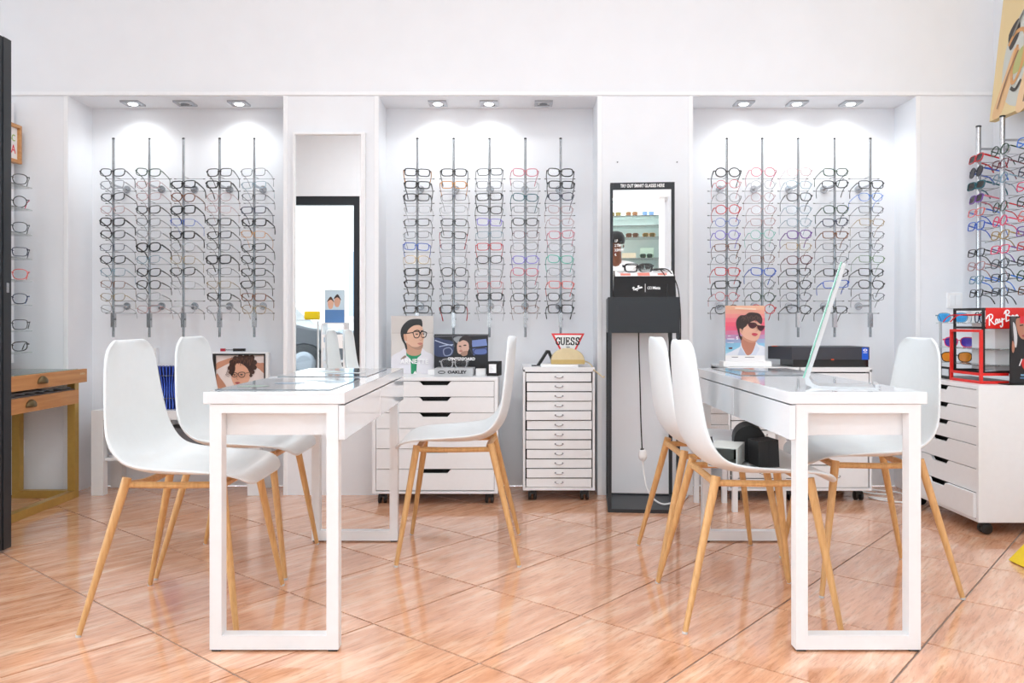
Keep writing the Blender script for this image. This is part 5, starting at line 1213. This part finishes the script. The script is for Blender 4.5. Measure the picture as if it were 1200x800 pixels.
# display stand in the door glazing
t = thing('window_stand', (-2.45, -1.8, 0), 'white display stand with shelves by the street door, seen in the tall mirror', 'display stand')
f = MB()
for x_ in (-2.50, -2.22): f.box(x_, x_ + .02, -1.92, -1.62, 0, .93)
for z in (.06, .42, .70, .91): f.box(-2.48, -2.22, -1.92, -1.62, z, z + .018)
f.build('carcass', WHITE_FOIL, t)
MB().box(-2.49, -2.22, -1.61, -1.605, .60, .78).build('price_card', PAPER, t); MB().box(-2.46, -2.34, -1.6045, -1.604, .68, .74).build('card_print', ink(110, 160, 200), t)
t = thing('poster', (-2.355, -1.75, .93), 'poster of two smiling faces on the stand by the street door', 'poster')
MB().box(-2.485, -2.225, -1.76, -1.75, .9285, 1.36).build('board', PAPER, t)
P = Print((0, 0, 100, 165), (.25, .42)); P.rect(0, 0, 100, 165, (190, 210, 222)); P.poly([(20, 50), (35, 28), (52, 50), (48, 80), (30, 84)], (206, 160, 136)); P.poly([(55, 60), (70, 40), (86, 62), (80, 92), (62, 92)], (216, 170, 146)); P.poly([(16, 52), (35, 20), (56, 46), (35, 36)], (60, 44, 40)); P.poly([(52, 62), (70, 32), (90, 60), (70, 48)], (90, 60, 44)); P.rect(0, 100, 100, 165, (90, 130, 180))
P.build('print', t, (0, .0008 + .002, 0), rz=PI)
t = thing('yellow_case', (-2.72, -1.8, .98), 'yellow case on a glass ledge by the street door, seen in the tall mirror', 'case')
MB().box(-2.76, -2.56, -1.86, -1.76, .9685, 1.08).build('body', YEL, t, True, bevel=.02)
tag(MB().box(-3.25, -2.515, -1.90, -1.70, .95, .968).build('glass_ledge', SHELFG), 'glass ledge across the street door glazing', 'shelf')
for x_ in (-3.2, -2.6): tag(MB().box(x_, x_ + .018, -1.85, -1.83, 0, .9495).build('ledge_post', WHITE_MET), 'slim white post under the glass ledge, %s' % ('at its end by the wall' if x_ < -3 else 'at its end by the display stand'), 'post', 'ledge posts')
# parked car
t = thing('car', (-4.6, -5.6, -.08), 'dark grey parked car outside the street door', 'car')
body = [(-6.7, .25), (-6.75, .62), (-6.55, .86), (-5.95, .95), (-5.3, 1.40), (-4.35, 1.43), (-3.75, .99), (-2.95, .84), (-2.70, .62), (-2.68, .28)]
def arch(c): return [(c + .37 * math.cos(a), .26 + .37 * math.sin(a)) for a in [PI - PI * i / 8 for i in range(9)]][::-1]
pts = catmull(body, 3, False) + [p_ for p_ in arch(-3.55)] + [p_ for p_ in arch(-5.95)]
MB().prism([(x_, -6.4, z_ - .08) for x_, z_ in pts], (0, 1.6, 0)).build('body', mat('grey_car_paint', srgb(48, 50, 54), .35, coat=.2, noise=.02), t, True, bevel=.04)
MB().prism([(x_, -4.797, z_ - .08) for x_, z_ in [(-5.75, .98), (-5.22, 1.33), (-4.45, 1.36), (-3.98, 1.0)]], (0, .004, 0)).build('side_window', BLACKG, t)
for c_ in (-3.55, -5.95):
    for y_ in (-4.98, -6.4):
        wl = MB().lathe([(.20, -.01), (.30, 0), (.325, .04), (.325, .17), (.28, .2)], 24, (c_, y_, .245), 'y').build('wheel', BLACKM, t, True)
        MB().lathe([(.20, .201), (.19, .205), (.05, .195)], 20, (c_, y_, .245), 'y').build('hubcap', STEEL, wl, True)
MB().box(-2.85, -2.72, -5.2, -4.83, .50, .62).build('headlamp', LIGHTG, t, bevel=.02)

# sunglasses wall behind the camera, seen in the kiosk mirror
t = thing('sunglasses_shelving', (.25, -1.85, 0), 'lit white shelving for sunglasses facing the kiosk mirror', 'shelving')
f = MB(); f.box(-.30, -.27, -1.998, -1.68, .1, 2.45); f.box(.72, .79, -1.998, -1.68, .1, 2.45); f.box(-.34, .83, -1.998, -1.66, 2.4505, 2.53); f.box(-.30, .79, -1.998, -1.68, 0, .0995)
f.build('carcass', TRIM, t)
MB().box(-.2695, .7195, -1.997, -1.985, .1, 2.45).build('back_panel', mat('back_pale_green', srgb(226, 238, 234), .5, noise=.01), t)
MB().box(-.25, .70, -1.76, -1.72, 2.435, 2.4495).build('strip_lamp', emit('strip_glow', (.95, 1, .98), 4.0), t)
ld = bpy.data.lights.new('strip_light', 'AREA'); ld.shape = 'RECTANGLE'; ld.size = .95; ld.size_y = .04; ld.energy = 4.5; ld.color = (.95, 1, .98)
lo = bpy.data.objects.new('strip_light', ld); C.objects.link(lo); lo.parent = t; lo.location = (-.025, .11, 2.43); lo.rotation_euler = (R(-12), 0, 0)
SHZ = [2.24, 2.117, 1.976, 1.72, 1.585, 1.2]
for z in SHZ: MB().box(-.2695, .7195, -1.98, -1.70, z - .008, z).build('shelf', SHELFG, t)
def mp(px): return .117 + (px - 714) * .01042
for (px_, zi, c, ln, lb) in ((721, 0, 'k', 'ol', 'black olive-lens sunglasses on the top shelf facing the kiosk mirror'), (740.5, 0, 'd', 'br', 'rimless brown sunglasses on the top shelf facing the kiosk mirror'), (759.5, 0, 'l', 'bl', 'blue gradient sunglasses on the top shelf facing the kiosk mirror'),
                     (721, 2, 'n', 'ni', 'navy sunglasses on the middle shelf facing the kiosk mirror'), (741, 2, 't', 'br', 'brown sunglasses on the middle shelf facing the kiosk mirror'), (760.5, 2, 'o', 'ol', 'amber square sunglasses on the middle shelf facing the kiosk mirror'),
                     (757.5, 3, 'g', 'gr', 'dark green sunglasses with a small sign facing the kiosk mirror'), (755.5, 4, 'k', 'k', 'black square sunglasses on the lowest shelf facing the kiosk mirror')):
    glasses('sunglasses', (mp(px_), -1.76, SHZ[zi] + .0275), PI, R(3), 0, 'square', 'mid', c, lb, 'sunglasses on the shelving facing the kiosk', lens=ln, cat='sunglasses', sc=1.12)
tag(MB().box(mp(750), mp(766), -1.90, -1.89, 1.7205, 1.86).build('shelf_card', mat('pale_green_card', srgb(214, 236, 216), .6, noise=.01)), 'pale green card behind the dark green sunglasses', 'card')
tag(MB().box(mp(729), mp(745), -1.90, -1.80, 1.7205, 1.79).build('shelf_box', mat('beige_card', srgb(228, 214, 186), .6, noise=.02)), 'beige carton on the shelving behind the person in white', 'box')

# ------------------------------------------------------------ the person seen in the kiosk mirror
def skin(name, V, E, rad, m, parent, sub=2, root=0):
    me = bpy.data.meshes.new(name); me.from_pydata(V, E, []); me.materials.append(m)
    o = bpy.data.objects.new(name, me); C.objects.link(o); o.parent = parent
    md = o.modifiers.new('skin', 'SKIN'); md.use_smooth_shade = True
    for i, v in enumerate(me.skin_vertices[0].data):
        r = rad[i]; v.radius = r if isinstance(r, tuple) else (r, r); v.use_root = (i == root)
    ss = o.modifiers.new('sub', 'SUBSURF'); ss.levels = sub; ss.render_levels = sub
    return o
pt_ = thing('person', (.27, -.40, 0), 'person in a white t-shirt, dark cap and dark trousers reflected in the kiosk mirror', 'person')
SK = mat('skin', srgb(120, 78, 58), .5, noise=.03); SHIRT = mat('white_cotton', srgb(240, 240, 238), .8, noise=.02); TROU = mat('dark_cotton', srgb(50, 54, 66), .8, noise=.05)
V = [(0, 0, .98), (0, .01, 1.15), (0, .02, 1.32), (0, .01, 1.48), (0, .02, 1.57), (0, .04, 1.66), (0, .05, 1.76), (0, .04, 1.84)]
rad = [(.15, .11), (.14, .10), (.16, .11), (.13, .09), (.055, .055), (.068, .075), (.078, .095), (.06, .07)]
E = [(i, i + 1) for i in range(7)]
def add(prev, pts, rs):
    for p_, r_ in zip(pts, rs):
        V.append(p_); rad.append(r_); E.append((prev, len(V) - 1)); prev = len(V) - 1
    return prev
for s_ in (-1, 1):
    e = add(3, [(s_ * .17, .01, 1.50), (s_ * .22, .02, 1.34), (s_ * .235, .03, 1.18), (s_ * .20, .17, 1.14), (s_ * .14, .30, 1.18)], [.055, .048, .042, .036, .028])
    h = add(e, [(s_ * .115, .345, 1.20)], [(.036, .018)])
    for k in range(4): add(h, [(s_ * (.115 - .05 + .008 * k), .37, 1.225 - .02 * k), (s_ * (.065 - .02 + .01 * k), .355, 1.225 - .02 * k)], [.0095, .008])
    add(e, [(s_ * .13, .345, 1.235), (s_ * .105, .365, 1.26)], [.011, .009])
    add(0, [(s_ * .10, 0, .90), (s_ * .11, .02, .52), (s_ * .11, -.01, .12), (s_ * .115, .10, .045)], [.085, .058, .042, (.04, .03)])
add(6, [(0, .135, 1.725)], [.014])
skin('body', V, E, rad, SK, pt_)
V, rad, E = [(0, 0, .93), (0, .01, 1.12), (0, .02, 1.34), (0, .01, 1.53)], [(.175, .125), (.165, .12), (.185, .13), (.145, .10)], [(0, 1), (1, 2), (2, 3)]
for s_ in (-1, 1): add(3, [(s_ * .175, .01, 1.51), (s_ * .225, .02, 1.34), (s_ * .233, .025, 1.25)], [.072, .068, .066])
add(3, [(0, .02, 1.605)], [.068])
skin('t_shirt', V, E, rad, SHIRT, pt_)
V, rad, E = [(0, 0, .97)], [(.165, .12)], []
for s_ in (-1, 1): add(0, [(s_ * .10, 0, .88), (s_ * .11, .02, .52), (s_ * .11, -.01, .10)], [.098, .074, .062])
skin('trousers', V, E, rad, TROU, pt_)
L('cap', MB().lathe([(.092, 1.77), (.099, 1.80), (.092, 1.85), (.07, 1.885), (.03, 1.90)], 20, (0, .04, 0)).hexa([(-.07, .11, 1.775), (.07, .11, 1.775), (.055, .20, 1.765), (-.055, .20, 1.765)], [(-.07, .11, 1.785), (.07, .11, 1.785), (.055, .20, 1.773), (-.055, .20, 1.773)]), BLACKM, pt_, True)
for s_ in (-1, 1):
    L('eye', MB().lathe([(.003, .004), (.008, 0), (.003, -.004)], 10, (s_ * .032, .134, 1.755), 'y'), PAPER, pt_, True)
    L('ear', MB().lathe([(.006, -.008), (.022, 0), (.006, .008)], 10, (s_ * .083, .045, 1.74), 'x'), SK, pt_, True)
    L('shoe', MB().hexa([(s_ * .115 - .045, -.08, 0), (s_ * .115 + .045, -.08, 0), (s_ * .115 + .045, .18, 0), (s_ * .115 - .045, .18, 0)], [(s_ * .115 - .035, -.07, .09), (s_ * .115 + .035, -.07, .09), (s_ * .115 + .035, .15, .05), (s_ * .115 - .035, .15, .05)]), BLACKM, pt_, bevel=.01)
L('mouth', MB().lathe([(.002, .003), (.018, 0), (.002, -.003)], 10, (0, .118, 1.675), 'y'), mat('lip', srgb(120, 64, 60), .5, noise=0), pt_, True)
